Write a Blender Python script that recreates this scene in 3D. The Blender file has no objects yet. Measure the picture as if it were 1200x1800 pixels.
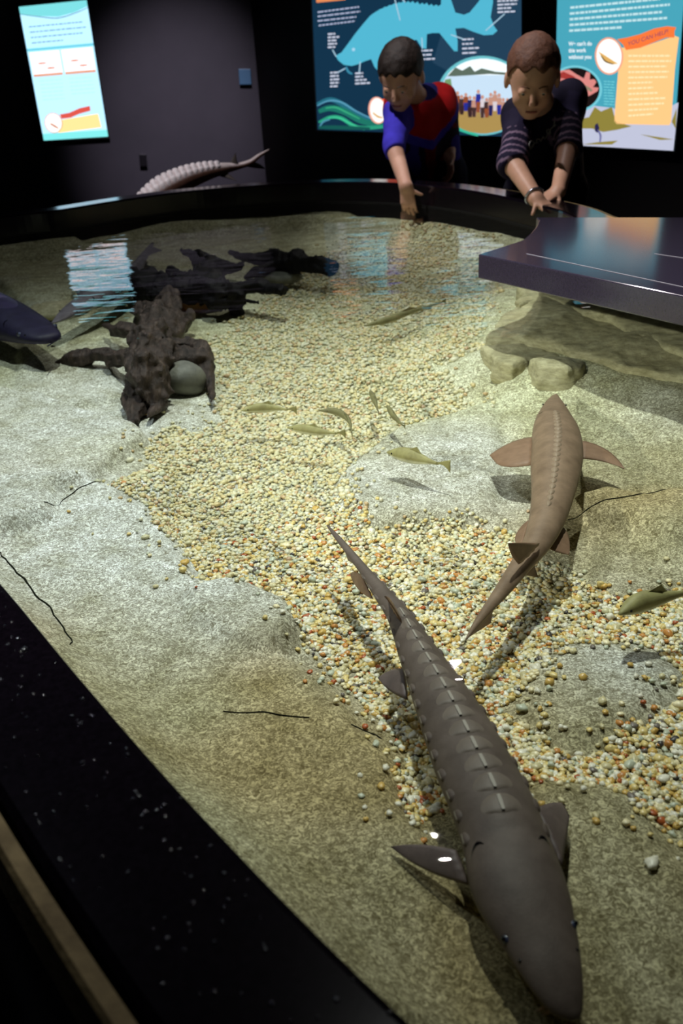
import bpy, math, random
import numpy as np
from mathutils import Vector, Matrix
rng = np.random.default_rng(7); random.seed(7)
S = bpy.context.scene
COL = S.collection

# ------------------------------------------------------------------ camera
FPX = 1550.0; CH = 1.10; PITCH = math.radians(27.2); ROLL = math.radians(3.4)
cF = np.array([0, math.cos(PITCH), -math.sin(PITCH)])
_r = np.array([1., 0, 0]); _u = np.array([0, math.sin(PITCH), math.cos(PITCH)])
cR = _r*math.cos(ROLL) - _u*math.sin(ROLL); cU = _u*math.cos(ROLL) + _r*math.sin(ROLL)
cC = np.array([0, 0, CH])
cam = bpy.data.objects.new('camera', bpy.data.cameras.new('camera')); COL.objects.link(cam)
cam.data.sensor_fit = 'VERTICAL'; cam.data.sensor_height = 36; cam.data.lens = 36*FPX/1800
cam.data.clip_start = .02
M = Matrix(((cR[0], cU[0], -cF[0], 0), (cR[1], cU[1], -cF[1], 0), (cR[2], cU[2], -cF[2], CH), (0, 0, 0, 1)))
cam.matrix_world = M
cam.data.dof.use_dof = True; cam.data.dof.focus_distance = .95; cam.data.dof.aperture_fstop = 9.0
S.camera = cam
S.view_settings.view_transform = 'Standard'; S.view_settings.look = 'None'
S.view_settings.gamma = 1; S.view_settings.use_curve_mapping = False; S.view_settings.exposure = 0.0

# ------------------------------------------------------------------ world + lights
w = bpy.data.worlds.new('world'); S.world = w; w.use_nodes = True
w.node_tree.nodes['Background'].inputs[0].default_value = (.5, .5, .62, 1)
w.node_tree.nodes['Background'].inputs[1].default_value = .012

LAMPS = [  # name, position, target, watts, colour, radius, cone degrees, blend
    ('key', (.10, 1.28, 2.85), (.02, 1.24, .6), 200, (.98, 1, .96), .030, 56, 1.0),
    ('main', (.279, 2.205, 2.75), (.05, 1.1, .6), 34, (1, .975, .92), .018, 52, .9),
    ('far', (.472, 3.215, 2.75), (-.10, 2.0, .6), 52, (1, .92, .92), .018, 60, 1.0),
    ('boys', (-.567, 2.423, 2.75), (.45, 2.62, .90), 165, (1, .95, .95), .018, 34, .8),
    ('left', (-1.25, 1.60, 2.75), (-.60, 1.25, .6), 95, (.80, .87, 1), .045, 58, 1.0),
    ('side', (-3.3, -1.8, 2.6), (.46, 1.42, .66), 720, (1, .98, .9), .04, 13, .9),  # added fill lamp, low angle, brightens the ledge under the counter
    ('wall', (-.30, 2.0, 2.95), (-.70, 4.9, .80), 430, (.92, .84, 1), .05, 20, 1.0),
    ('sculpture', (-1.5, 2.5, 2.9), (-.45, 3.27, .85), 170, (1, .96, .98), .03, 20, .8),
]

def ray(x, y):
    d = cF*FPX + cR*(x-600) - cU*(y-900); return d/np.linalg.norm(d)
def P(x, y, z):                       # photo pixel -> point at height z
    d = ray(x, y); return cC + d*((z-CH)/d[2])
def Q(x, y, Y):                       # photo pixel -> point at distance Y
    d = ray(x, y); return cC + d*(Y/d[1])
def depth(p): return float((np.asarray(p)-cC) @ cF)

def lin(r, g, b):
    f = lambda c: (c/255/12.92) if c/255 <= .04045 else ((c/255+.055)/1.055)**2.4
    return (f(r), f(g), f(b))

# ------------------------------------------------------------------ object helpers
def tag(o, label=None, cat=None, group=None, kind=None):
    if label: o['label'] = label
    if cat: o['category'] = cat
    if group: o['group'] = group
    if kind: o['kind'] = kind
    return o
def empty(name, loc=(0, 0, 0), label=None, cat=None, group=None):
    o = bpy.data.objects.new(name, None); COL.objects.link(o); o.location = loc
    o.empty_display_size = .05
    return tag(o, label, cat, group)
def mesh(name, verts, faces, mat, parent=None, smooth=True, cols=None):
    me = bpy.data.meshes.new(name)
    me.from_pydata([tuple(map(float, v)) for v in verts], [], [tuple(map(int, f)) for f in faces])
    if smooth: me.polygons.foreach_set('use_smooth', [True]*len(me.polygons))
    if mat: me.materials.append(mat)
    if cols is not None:
        a = me.color_attributes.new('col', 'FLOAT_COLOR', 'POINT')
        c = np.ones((len(verts), 4), np.float32); c[:, :3] = cols; a.data.foreach_set('color', c.ravel())
    me.update()
    o = bpy.data.objects.new(name, me); COL.objects.link(o)
    if parent:
        o.parent = parent
        o.matrix_parent_inverse = Matrix.Translation(-Vector(parent.location))   # only root empties are moved
    return o
def box_v(a, b):
    x0, y0, z0 = a; x1, y1, z1 = b
    v = [(x0,y0,z0),(x1,y0,z0),(x1,y1,z0),(x0,y1,z0),(x0,y0,z1),(x1,y0,z1),(x1,y1,z1),(x0,y1,z1)]
    f = [(0,3,2,1),(4,5,6,7),(0,1,5,4),(1,2,6,5),(2,3,7,6),(3,0,4,7)]
    return v, f
def box(name, a, b, mat, parent=None, bevel=0):
    v, f = box_v(a, b); o = mesh(name, v, f, mat, parent, False)
    if bevel:
        m = o.modifiers.new('b', 'BEVEL'); m.width = bevel; m.segments = 2
    return o
def tube(name, pts, rad, mat, parent=None, seg=8):
    pts = [np.asarray(p, float) for p in pts]
    if np.isscalar(rad): rad = [rad]*len(pts)
    V = []; F = []
    for i, p in enumerate(pts):
        t = pts[min(i+1, len(pts)-1)] - pts[max(i-1, 0)]; t /= np.linalg.norm(t)+1e-9
        a = np.cross(t, [0, 0, 1]) if abs(t[2]) < .95 else np.cross(t, [1, 0, 0]); a /= np.linalg.norm(a)
        b = np.cross(t, a)
        for k in range(seg):
            an = 2*math.pi*k/seg; V.append(p + rad[i]*(a*math.cos(an)+b*math.sin(an)))
    for i in range(len(pts)-1):
        for k in range(seg):
            F.append((i*seg+k, i*seg+(k+1) % seg, (i+1)*seg+(k+1) % seg, (i+1)*seg+k))
    F.append(tuple(range(seg))[::-1]); F.append(tuple((len(pts)-1)*seg+k for k in range(seg)))
    return mesh(name, V, F, mat, parent)
def catmull(pts, n, closed=False):
    p = np.array(pts, float); N = len(p); out = []
    segs = N if closed else N-1
    for i in range(segs):
        g = (lambda k: p[k % N]) if closed else (lambda k: p[min(max(k, 0), N-1)])
        p0, p1, p2, p3 = g(i-1), g(i), g(i+1), g(i+2)
        for j in range(n):
            t = j/n
            out.append(.5*((2*p1)+(-p0+p2)*t+(2*p0-5*p1+4*p2-p3)*t*t+(-p0+3*p1-3*p2+p3)*t**3))
    if not closed: out.append(p[-1])
    return np.array(out)

# ------------------------------------------------------------------ materials
def material(name, base=(.5, .5, .5), rough=.6, spec=.5, metal=0):
    m = bpy.data.materials.new(name); m.use_nodes = True
    b = m.node_tree.nodes['Principled BSDF']
    b.inputs['Base Color'].default_value = (*base, 1); b.inputs['Roughness'].default_value = rough
    b.inputs['Specular IOR Level'].default_value = spec; b.inputs['Metallic'].default_value = metal
    return m
def nd(m, t, **kw):
    n = m.node_tree.nodes.new(t)
    for k, v in kw.items():
        if hasattr(n, k): setattr(n, k, v)
        else: n.inputs[k.replace('_', ' ')].default_value = v
    return n
def lk(m, a, b): m.node_tree.links.new(a, b)
def bsdf(m): return m.node_tree.nodes['Principled BSDF']
def coord(m, scale=(1, 1, 1)):
    g = nd(m, 'ShaderNodeNewGeometry'); mp = nd(m, 'ShaderNodeMapping'); mp.inputs['Scale'].default_value = scale
    lk(m, g.outputs['Position'], mp.inputs['Vector']); return mp.outputs[0]
def noise(m, scale, detail=4, rough=.6, vec=None, dist=0):
    n = nd(m, 'ShaderNodeTexNoise'); n.inputs['Scale'].default_value = scale
    n.inputs['Detail'].default_value = detail; n.inputs['Roughness'].default_value = rough
    n.inputs['Distortion'].default_value = dist
    lk(m, vec if vec else coord(m), n.inputs['Vector']); return n
def ramp(m, fac, stops):
    r = nd(m, 'ShaderNodeValToRGB'); e = r.color_ramp.elements
    while len(e) < len(stops): e.new(.5)
    for k, (p, c) in enumerate(stops):
        e[k].position = p; e[k].color = (*c, 1) if len(c) == 3 else c
    lk(m, fac, r.inputs[0]); return r.outputs[0]
def mix(m, fac, a, b, mode='MIX'):
    n = m.node_tree.nodes.new('ShaderNodeMix'); n.data_type = 'RGBA'; n.blend_type = mode
    for sock, v in ((n.inputs[0], fac), (n.inputs[6], a), (n.inputs[7], b)):
        if isinstance(v, (int, float)): sock.default_value = v
        elif isinstance(v, tuple): sock.default_value = (*v, 1)
        else: lk(m, v, sock)
    return n.outputs[2]
def bump(m, h, strength=.5, dist=.01):
    b = nd(m, 'ShaderNodeBump'); b.inputs['Strength'].default_value = strength; b.inputs['Distance'].default_value = dist
    lk(m, h, b.inputs['Height']); lk(m, b.outputs[0], bsdf(m).inputs['Normal']); return b
def noisy(name, c1, c2, scale, rough=.7, spec=.5, bstr=.3, bscale=None, bdist=.003, detail=5):
    m = material(name, c1, rough, spec)
    n = noise(m, scale, detail); lk(m, ramp(m, n.outputs[0], [(.32, c1), (.68, c2)]), bsdf(m).inputs['Base Color'])
    n2 = noise(m, bscale or scale*3, 4); bump(m, n2.outputs[0], bstr, bdist); return m
_em = {}
def emis(col, st=1.0, name='backlit_print'):
    k = (col, st)
    if k in _em: return _em[k]
    m = bpy.data.materials.new(name); m.use_nodes = True; nt = m.node_tree; nt.nodes.clear()
    e = nt.nodes.new('ShaderNodeEmission'); o = nt.nodes.new('ShaderNodeOutputMaterial')
    e.inputs[0].default_value = (*lin(*col), 1); e.inputs[1].default_value = st
    nt.links.new(e.outputs[0], o.inputs[0]); _em[k] = m; return m

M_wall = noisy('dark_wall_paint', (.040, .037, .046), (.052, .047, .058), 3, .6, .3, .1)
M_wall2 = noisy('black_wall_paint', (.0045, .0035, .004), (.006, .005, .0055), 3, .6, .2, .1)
M_ceil = material('black_ceiling', (.004, .004, .005), .9, .1)
M_floor = noisy('dark_carpet', (.006, .006, .007), (.010, .009, .010), 90, .95, .1, .4)
M_rim = noisy('dark_stone_rim', (.0025, .0016, .003), (.006, .004, .007), 260, .13, .35, .05, 420, .0003)
M_tankside = material('tank_side_panel', (.005, .005, .006), .6, .2)
M_strip = noisy('worn_wood_edge', lin(100, 84, 54), lin(140, 122, 84), 60, .7, .3, .4)
M_slab = noisy('purple_grey_stone', lin(46, 41, 55), lin(54, 48, 63), 350, .13, 1.0, .02, 500, .0002)
M_line = material('pale_seam', lin(170, 165, 175), .5)
M_basin = noisy('basin_lining', lin(70, 66, 48), lin(96, 90, 66), 8, .8, .2, .3)
M_black = material('black_metal', (.01, .01, .01), .45, .5)
M_crev = material('dark_crevice', (.012, .013, .008), .95, .05)

# ------------------------------------------------------------------ room shell
Lw = 4.9                                         # back wall distance
O2 = np.array([-.29, Lw, 0]); U2 = np.array([.63, -.777, 0]); U2 /= np.linalg.norm(U2)
N2 = np.array([-U2[1], U2[0], 0]); N2 = -N2 if N2[1] > 0 else N2   # faces the room
def struct(o): o['kind'] = 'structure'; return o
struct(box('floor', (-5, -2.5, -.1), (5, 5.2, 0), M_floor))
struct(box('ceiling', (-5, -2.5, 3.1), (5, 5.2, 3.2), M_ceil))
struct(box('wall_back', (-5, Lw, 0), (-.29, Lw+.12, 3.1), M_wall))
def wall_quad(name, a, b, th, mat):
    a = np.array(a); b = np.array(b); n = np.array([-(b-a)[1], (b-a)[0], 0]); n /= np.linalg.norm(n)
    V = [a, b, b+n*th, a+n*th]; V = [(*v[:2], 0) for v in V]+[(*v[:2], 3.1) for v in V]
    return struct(mesh(name, V, [(0,3,2,1),(4,5,6,7),(0,1,5,4),(1,2,6,5),(2,3,7,6),(3,0,4,7)], mat, None, False))
eR = O2+U2*5.6
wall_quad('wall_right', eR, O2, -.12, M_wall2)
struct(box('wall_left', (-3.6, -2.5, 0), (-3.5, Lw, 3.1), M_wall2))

def wallpt(x, y, off=0.0):                       # photo pixel -> point on the right wall
    d = ray(x, y); t = np.dot(O2+N2*off-cC, N2)/np.dot(d, N2); return cC+d*t
def backpt(x, y, off=0.0): return Q(x, y, Lw-off)

# ------------------------------------------------------------------ sdf meshing
def vnoise(p, s, seed=0):                        # smooth value noise, p (N,3)
    q = p*s+seed*17.3; i = np.floor(q).astype(np.int64); f = q-i; f = f*f*(3-2*f); r = 0
    for a in (0, 1):
        for b in (0, 1):
            for c in (0, 1):
                h = ((i[:, 0]+a)*73856093) ^ ((i[:, 1]+b)*19349663) ^ ((i[:, 2]+c)*83492791)
                h = (h*2654435761) & 0xffffffff; h = ((h >> 13) ^ h)*1274126177 & 0xffffffff
                hv = (h & 0xffff)/65535.0
                r = r+hv*(f[:, 0] if a else 1-f[:, 0])*(f[:, 1] if b else 1-f[:, 1])*(f[:, 2] if c else 1-f[:, 2])
    return r-.5
def smin(a, b, k):
    h = np.clip(.5+.5*(b-a)/k, 0, 1); return b*(1-h)+a*h-k*h*(1-h)
def smax(a, b, k): return -smin(-a, -b, k)
def cap(p, a, b, r0, r1):
    a = np.asarray(a, float); b = np.asarray(b, float); ba = b-a
    h = np.clip(((p-a) @ ba)/(ba @ ba+1e-12), 0, 1)
    return np.linalg.norm(p-a-h[:, None]*ba, axis=1)-(r0+(r1-r0)*h)
def ell(p, c, r, R=None):
    q = p-np.asarray(c)
    if R is not None: q = q @ R
    r = np.asarray(r, float); k0 = np.linalg.norm(q/r, axis=1); k1 = np.linalg.norm(q/(r*r), axis=1)+1e-9
    return k0*(k0-1)/k1
def polysd(x, y, poly):                          # signed distance, negative inside
    poly = np.asarray(poly)[:, :2]; n = len(poly); d = np.full(x.shape, 1e9); ins = np.zeros(x.shape, bool)
    for i in range(n):
        a = poly[i]; b = poly[(i+1) % n]; e = b-a
        wx = x-a[0]; wy = y-a[1]; t = np.clip((wx*e[0]+wy*e[1])/(e@e+1e-12), 0, 1)
        d = np.minimum(d, (wx-t*e[0])**2+(wy-t*e[1])**2)
        c = ((a[1] <= y) & (b[1] > y)) | ((b[1] <= y) & (a[1] > y))
        with np.errstate(divide='ignore', invalid='ignore'):
            xi = a[0]+(y-a[1])/(e[1] if abs(e[1]) > 1e-12 else 1e-12)*e[0]
        ins ^= c & (x < xi)
    return np.sqrt(d)*np.where(ins, -1, 1)
def sdf_mesh(fn, lo, hi, h, slack=.01):
    lo = np.array(lo, float); hi = np.array(hi, float); B = 8
    nb = np.ceil((hi-lo)/(h*B)).astype(int); n = nb*B+1
    vals = np.ones(tuple(n), np.float32)
    bc = np.stack(np.meshgrid(*[np.arange(k) for k in nb], indexing='ij'), -1).reshape(-1, 3)
    cen = lo+(bc+.5)*B*h; v = fn(cen); vv = v.reshape(tuple(nb))
    for b, s in zip(bc, v):
        if s < 0: vals[b[0]*B:b[0]*B+B+1, b[1]*B:b[1]*B+B+1, b[2]*B:b[2]*B+B+1] = -1
    act = bc[np.abs(v) < B*h*.9*1.25+slack]
    loc = np.stack(np.meshgrid(*[np.arange(B+1)]*3, indexing='ij'), -1).reshape(-1, 3)
    for k in range(0, len(act), 400):
        idx = (act[k:k+400, None, :]*B+loc[None]).reshape(-1, 3)
        vals[idx[:, 0], idx[:, 1], idx[:, 2]] = fn(lo+idx*h)
    ins = vals < 0
    c = [ins[a:n[0]-1+a, b:n[1]-1+b, d:n[2]-1+d] for a in (0, 1) for b in (0, 1) for d in (0, 1)]
    tot = sum(x.astype(np.int8) for x in c); am = (tot > 0) & (tot < 8)
    ids = np.argwhere(am); vid = -np.ones(am.shape, np.int64); vid[am] = np.arange(len(ids))
    acc = np.zeros((len(ids), 3)); cnt = np.zeros(len(ids))
    for ax in range(3):
        o = [k for k in range(3) if k != ax]
        for a in (0, 1):
            for b in (0, 1):
                i0 = ids.copy(); i0[:, o[0]] += a; i0[:, o[1]] += b; i1 = i0.copy(); i1[:, ax] += 1
                v0 = vals[tuple(i0.T)]; v1 = vals[tuple(i1.T)]; m = (v0 < 0) != (v1 < 0)
                t = np.where(m, v0/(v0-v1+1e-12), 0); pt = i0.astype(float); pt[:, ax] += t
                acc[m] += pt[m]; cnt[m] += 1
    V = lo+acc/cnt[:, None]*h; F = []
    for ax in range(3):
        o1, o2 = [(1, 2), (2, 0), (0, 1)][ax]
        sl0 = [slice(None)]*3; sl1 = [slice(None)]*3; sl0[ax] = slice(0, -1); sl1[ax] = slice(1, None)
        e = ins[tuple(sl0)] != ins[tuple(sl1)]; I = np.argwhere(e)
        I = I[(I[:, o1] > 0) & (I[:, o2] > 0) & (I[:, o1] < n[o1]-1) & (I[:, o2] < n[o2]-1)]
        q = []
        for a, b in ((-1, -1), (0, -1), (0, 0), (-1, 0)):
            J = I.copy(); J[:, o1] += a; J[:, o2] += b; q.append(vid[tuple(J.T)])
        q = np.stack(q, 1); s = ins[tuple(I.T)]
        F.append(np.where(s[:, None], q, q[:, ::-1]))
    return V, np.concatenate(F)
def fast_mesh(name, V, F, mat, parent=None, cols=None):
    V = np.asarray(V, np.float32); F = np.asarray(F, np.int32); k = F.shape[1]
    me = bpy.data.meshes.new(name); me.vertices.add(len(V)); me.vertices.foreach_set('co', V.ravel())
    me.loops.add(F.size); me.loops.foreach_set('vertex_index', F.ravel())
    me.polygons.add(len(F)); me.polygons.foreach_set('loop_start', np.arange(0, F.size, k, dtype=np.int32))
    me.update(calc_edges=True); me.validate()
    me.polygons.foreach_set('use_smooth', [True]*len(me.polygons))
    if cols is not None:
        a = me.color_attributes.new('col', 'FLOAT_COLOR', 'POINT')
        c = np.ones((len(V), 4), np.float32); c[:, :3] = cols; a.data.foreach_set('color', c.ravel())
    me.materials.append(mat); o = bpy.data.objects.new(name, me); COL.objects.link(o)
    if parent:
        o.parent = parent; o.matrix_parent_inverse = Matrix.Translation(-Vector(parent.location))
    return o
def colmat(name, rough=.7, spec=.4, nscale=60, bstr=.2, var=.25, bdist=.002):
    m = material(name, (.5, .5, .5), rough, spec)
    a = nd(m, 'ShaderNodeVertexColor'); a.layer_name = 'col'
    n = noise(m, nscale, 5)
    c = mix(m, 1.0, a.outputs[0], ramp(m, n.outputs[0], [(.3, (1-var,)*3), (.7, (1+var,)*3)]), 'MULTIPLY')
    lk(m, c, bsdf(m).inputs['Base Color']); bump(m, n.outputs[0], bstr, bdist); return m

# ------------------------------------------------------------------ tank rim and water outline
ZR = .76; ZW = .70
inner = [(-.263, .582), (-.168, .451), (-.079, .333), (.018, .216), (.13, .10), (.32, .0), (.62, -.02), (.90, .16), (1.05, .52),
         (1.06, .95), (.95, 1.40), (.72, 1.70), (.575, 1.93), (.545, 2.13), (.50, 2.29), (.43, 2.48), (.33, 2.66), (.195, 2.81),
         (.04, 2.895), (-.12, 2.925), (-.29, 2.92), (-.45, 2.875), (-.60, 2.775), (-.75, 2.64), (-.88, 2.58), (-1.13, 2.38),
         (-1.30, 2.05), (-1.30, 1.70), (-1.12, 1.42), (-.82, 1.14), (-.52, .88), (-.38, .735)]
INN = catmull(inner, 8, True)
def offset(curve, d):
    n = len(curve); out = []
    for i in range(n):
        t = curve[(i+1) % n]-curve[i-1]; t = t/np.linalg.norm(t); out.append(curve[i]+np.array([t[1], -t[0]])*d)
    return np.array(out)
def sweep_profile(name, prof, mat, parent=None, smooth=True):
    rings = [np.column_stack([offset(INN, d), np.full(len(INN), z)]) for d, z in prof]
    n = len(INN); k = len(prof); V = np.concatenate(rings); F = []
    for j in range(k):
        a = j*n; b = ((j+1) % k)*n
        for i in range(n): F.append((a+i, a+(i+1) % n, b+(i+1) % n, b+i))
    o = mesh(name, V, F, mat, parent, False)
    return o
tank = empty('touch_tank', (0, 1.5, 0), 'large curved touch tank with glossy black rim, wet near edge in front', 'tank')
RW = .076
sweep_profile('rim', [(0, ZR-.055), (0, ZR-.005), (.0015, ZR-.0015), (.005, ZR), (RW-.004, ZR), (RW, ZR-.004), (RW, ZR-.05)], M_rim, tank)
sweep_profile('tank_wall', [(-.0, .30), (0, ZR-.056), (RW+.004, ZR-.056), (RW+.004, 0), (.0, 0)], M_tankside, tank)
sweep_profile('edge_strip', [(RW+.0035, ZR-.06), (RW+.0035, ZR-.004), (RW+.011, ZR-.003), (RW+.0135, ZR-.006), (RW+.0135, ZR-.06)], M_strip, tank)

# water surface
def fill_curve(name, curve, z, mat, parent=None):
    c = curve.mean(0); c = np.array([0., 1.45])
    V = [(c[0], c[1], z)]+[(p[0], p[1], z) for p in curve]; n = len(curve)
    return mesh(name, V, [(0, i+1, (i+1) % n+1) for i in range(n)], mat, parent, False)
M_water = bpy.data.materials.new('rippled_water'); M_water.use_nodes = True
nt = M_water.node_tree; nt.nodes.clear()
outn = nt.nodes.new('ShaderNodeOutputMaterial'); mx = nt.nodes.new('ShaderNodeMixShader')
tr = nt.nodes.new('ShaderNodeBsdfTransparent'); gl = nt.nodes.new('ShaderNodeBsdfGlossy')
tr.inputs[0].default_value = (.95, .985, .955, 1); gl.inputs['Roughness'].default_value = .012
g_ = nt.nodes.new('ShaderNodeNewGeometry')
def wn(scale, sx, sy, det):
    mp = nt.nodes.new('ShaderNodeMapping'); mp.inputs['Scale'].default_value = (sx, sy, 1); mp.inputs['Rotation'].default_value = (0, 0, .25)
    n = nt.nodes.new('ShaderNodeTexNoise'); n.inputs['Scale'].default_value = scale; n.inputs['Detail'].default_value = det
    nt.links.new(g_.outputs['Position'], mp.inputs[0]); nt.links.new(mp.outputs[0], n.inputs['Vector']); return n
n1 = wn(13, .7, 1.5, 2); n2 = wn(3.2, .8, 1.3, 1)
ad = nt.nodes.new('ShaderNodeMath'); ad.operation = 'MULTIPLY_ADD'; ad.inputs[1].default_value = 3.0
nt.links.new(n2.outputs[0], ad.inputs[0]); nt.links.new(n1.outputs[0], ad.inputs[2])
sx = nt.nodes.new('ShaderNodeSeparateXYZ'); nt.links.new(g_.outputs['Position'], sx.inputs[0])
mr = nt.nodes.new('ShaderNodeMapRange'); mr.inputs[1].default_value = .5; mr.inputs[2].default_value = 1.6
mr.inputs[3].default_value = .11; mr.inputs[4].default_value = .25; nt.links.new(sx.outputs[1], mr.inputs[0])
bp = nt.nodes.new('ShaderNodeBump'); bp.inputs['Distance'].default_value = .0075
nt.links.new(ad.outputs[0], bp.inputs['Height']); nt.links.new(mr.outputs[0], bp.inputs['Strength'])
nt.links.new(bp.outputs[0], gl.inputs['Normal']); dt = nt.nodes.new('ShaderNodeVectorMath'); dt.operation = 'DOT_PRODUCT'
nt.links.new(g_.outputs['Incoming'], dt.inputs[0]); nt.links.new(bp.outputs[0], dt.inputs[1])
def mth(op, a, b=None):
    n = nt.nodes.new('ShaderNodeMath'); n.operation = op
    for i, v in enumerate((a, b)):
        if v is None: continue
        if isinstance(v, (int, float)): n.inputs[i].default_value = v
        else: nt.links.new(v, n.inputs[i])
    return n.outputs[0]
sch = mth('POWER', mth('SUBTRACT', 1.0, mth('ABSOLUTE', dt.outputs['Value'])), 5.0)   # same reflectance seen from above and below
frn = nt.nodes.new('ShaderNodeClamp'); nt.links.new(mth('ADD', mth('MULTIPLY', sch, .98), .02), frn.inputs[0])
nt.links.new(frn.outputs[0], mx.inputs[0]); nt.links.new(tr.outputs[0], mx.inputs[1]); nt.links.new(gl.outputs[0], mx.inputs[2])
nt.links.new(mx.outputs[0], outn.inputs[0])
water = fill_curve('water_surface', offset(INN, .0005), ZW, M_water)
tag(water, 'clear rippled water surface filling the touch tank', 'water', kind='stuff')

# ------------------------------------------------------------------ tank bottom
ZB = .595
def poly(pts, z=ZB): return np.array([P(x, y, z)[:2] for x, y in pts])
GRAV = poly([(190, 855), (250, 815), (300, 745), (380, 745), (390, 680), (360, 600), (440, 560), (470, 520), (590, 455), (640, 400), (800, 392),
             (870, 470), (880, 520), (850, 590), (850, 640), (760, 660), (850, 700), (690, 740), (640, 790), (590, 830), (600, 880),
             (680, 915), (830, 915), (880, 930), (1010, 985), (1080, 1030), (1210, 1030), (1230, 1190), (1150, 1130),
             (1060, 1110), (980, 1120), (900, 1200), (880, 1240), (930, 1290), (1010, 1320), (1100, 1310), (1150, 1250), (1210, 1180), (1240, 1400),
             (1210, 1490), (1150, 1450), (1120, 1400), (1020, 1390), (950, 1372), (880, 1370), (770, 1420), (735, 1450),
             (700, 1350), (690, 1290), (620, 1210), (560, 1130), (520, 1060), (420, 1025), (350, 1020), (310, 960), (285, 905), (230, 880)])
SHELF = [  # (outline, rise, edge softness)
    (poly([(-500, 850), (90, 865), (200, 850), (300, 800), (300, 880), (285, 905), (330, 970), (345, 1015), (440, 1035), (500, 1070), (525, 1110),
           (490, 1160), (560, 1200), (640, 1290), (690, 1350), (705, 1430), (760, 1520), (830, 1610), (930, 1750), (990, 1900), (-300, 1950)]), .016, .012),
    (poly([(-500, 640), (0, 690), (100, 712), (240, 755), (255, 775), (165, 850), (95, 880), (85, 925), (0, 965), (-500, 965)]), .022, .010),
    (poly([(330, 1060), (400, 1036), (450, 1036), (505, 1070), (520, 1110), (470, 1160), (430, 1150), (350, 1110)]), .010, .010),
    (poly([(590, 800), (640, 790), (700, 745), (860, 705), (900, 760), (1000, 880), (1100, 930), (1240, 1000), (1300, 800), (1260, 690), (1000, 660), (880, 640), (870, 905), (640, 905), (600, 870)]), .008, .012),
    (poly([(1000, 885), (1060, 868), (1130, 880), (1260, 860), (1260, 960), (1180, 950), (1110, 925), (1040, 915)]), .014, .010),
    (poly([(950, 1390), (1050, 1392), (1130, 1425), (1160, 1500), (1220, 1580), (1300, 1950), (1060, 1950), (960, 1700), (850, 1500)]), .012, .010),
    (poly([(-400, 455), (60, 450), (160, 470), (230, 500), (100, 560), (50, 560), (0, 520), (-300, 560)]), .016, .012),
    (poly([(40, 600), (110, 640), (200, 650), (210, 700), (110, 712), (30, 700)]), .010, .010),
    (poly([(560, 640), (640, 600), (760, 610), (780, 650), (700, 665), (600, 665)]), .008, .008),
    (poly([(620, 545), (720, 520), (760, 540), (700, 570), (640, 575)]), .007, .008),
]
LEDGE = poly([(852, 588), (886, 552), (905, 505), (950, 490), (1060, 500), (1290, 590), (1290, 680), (1184, 652), (1105, 638), (1035, 622), (991, 612), (972, 603), (924, 596)], .65)
def sstep(a, b, x): t = np.clip((x-a)/(b-a), 0, 1); return t*t*(3-2*t)
def ground(x, y):
    p = np.stack([x, y, x*0], -1)
    base = .580+.040*sstep(1.3, 2.9, y)+.014*(1-sstep(.3, .9, y))
    wob = .022*vnoise(p, 14, 3)+.010*vnoise(p, 40, 4)
    g = polysd(x, y, GRAV)+wob*.7
    z = base+.010*sstep(-.012, .022, g)
    for pl, rise, soft in SHELF: z = z+rise*sstep(soft, -soft, polysd(x, y, pl)+wob*.5)
    z += .014*vnoise(p, 5, 1)+.006*vnoise(p, 16, 2)+.002*vnoise(p, 50, 5)
    z += .042*sstep(.20, .0, polysd(x, y, LEDGE)+wob)
    e = polysd(x, y, INN)
    z += .055*sstep(-.10, 0, e)*(1-.3*sstep(2.2, 2.8, y))
    return np.minimum(z, ZW-.015), g
h = .0065
gx = np.arange(-1.35, 1.12, h); gy = np.arange(-.06, 2.98, h)
X, Y = np.meshgrid(gx, gy, indexing='ij'); xs = X.ravel(); ys = Y.ravel()
zs, gr = ground(xs, ys)
inside = polysd(xs, ys, INN) < h*1.6
nx, ny = X.shape; ii = np.arange(nx*ny).reshape(nx, ny)
q = np.stack([ii[:-1, :-1], ii[1:, :-1], ii[1:, 1:], ii[:-1, 1:]], -1).reshape(-1, 4)
q = q[inside[q].all(1)]; used = np.unique(q); rem = -np.ones(nx*ny, int); rem[used] = np.arange(len(used))
def blob(x, y, c, rx, ry=None): ry = ry or rx; return np.exp(-(((x-c[0])/rx)**2+((y-c[1])/ry)**2))
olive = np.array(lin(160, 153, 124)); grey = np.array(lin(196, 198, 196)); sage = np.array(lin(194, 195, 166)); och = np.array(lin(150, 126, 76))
px_, py_ = xs[used], ys[used]
pp = np.stack([px_, py_, px_*0], -1)
mg = np.clip(blob(px_, py_, P(110, 790, ZB), .42, .40)+.9*blob(px_, py_, P(330, 1030, ZB), .20, .20)+.5*blob(px_, py_, P(800, 850, ZB), .2, .2)+.6*blob(px_, py_, P(1080, 1160, ZB), .07, .06)+1.2*vnoise(pp, 7, 9)-.1, 0, 1)[:, None]  # grey blobs; the left ones put bluish reflected light into the colour
ms = np.clip(sstep(.9, 1.5, py_)+.9*vnoise(pp, 6, 12), 0, 1)[:, None]
mo = np.clip(sstep(.08, .36, vnoise(pp, 7, 21))*(1-sstep(.9, 1.6, py_)) + .8*blob(px_, py_, P(450, 1190, ZB), .04, .05)+.9*blob(px_, py_, P(850, 1690, ZB), .04, .09), 0, 1)[:, None]
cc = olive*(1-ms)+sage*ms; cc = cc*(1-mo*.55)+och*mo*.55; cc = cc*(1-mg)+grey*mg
M_rock = material('speckled_cast_rock', (.4, .4, .3), .8, .15)
m = M_rock; a = nd(m, 'ShaderNodeVertexColor'); a.layer_name = 'col'
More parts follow.
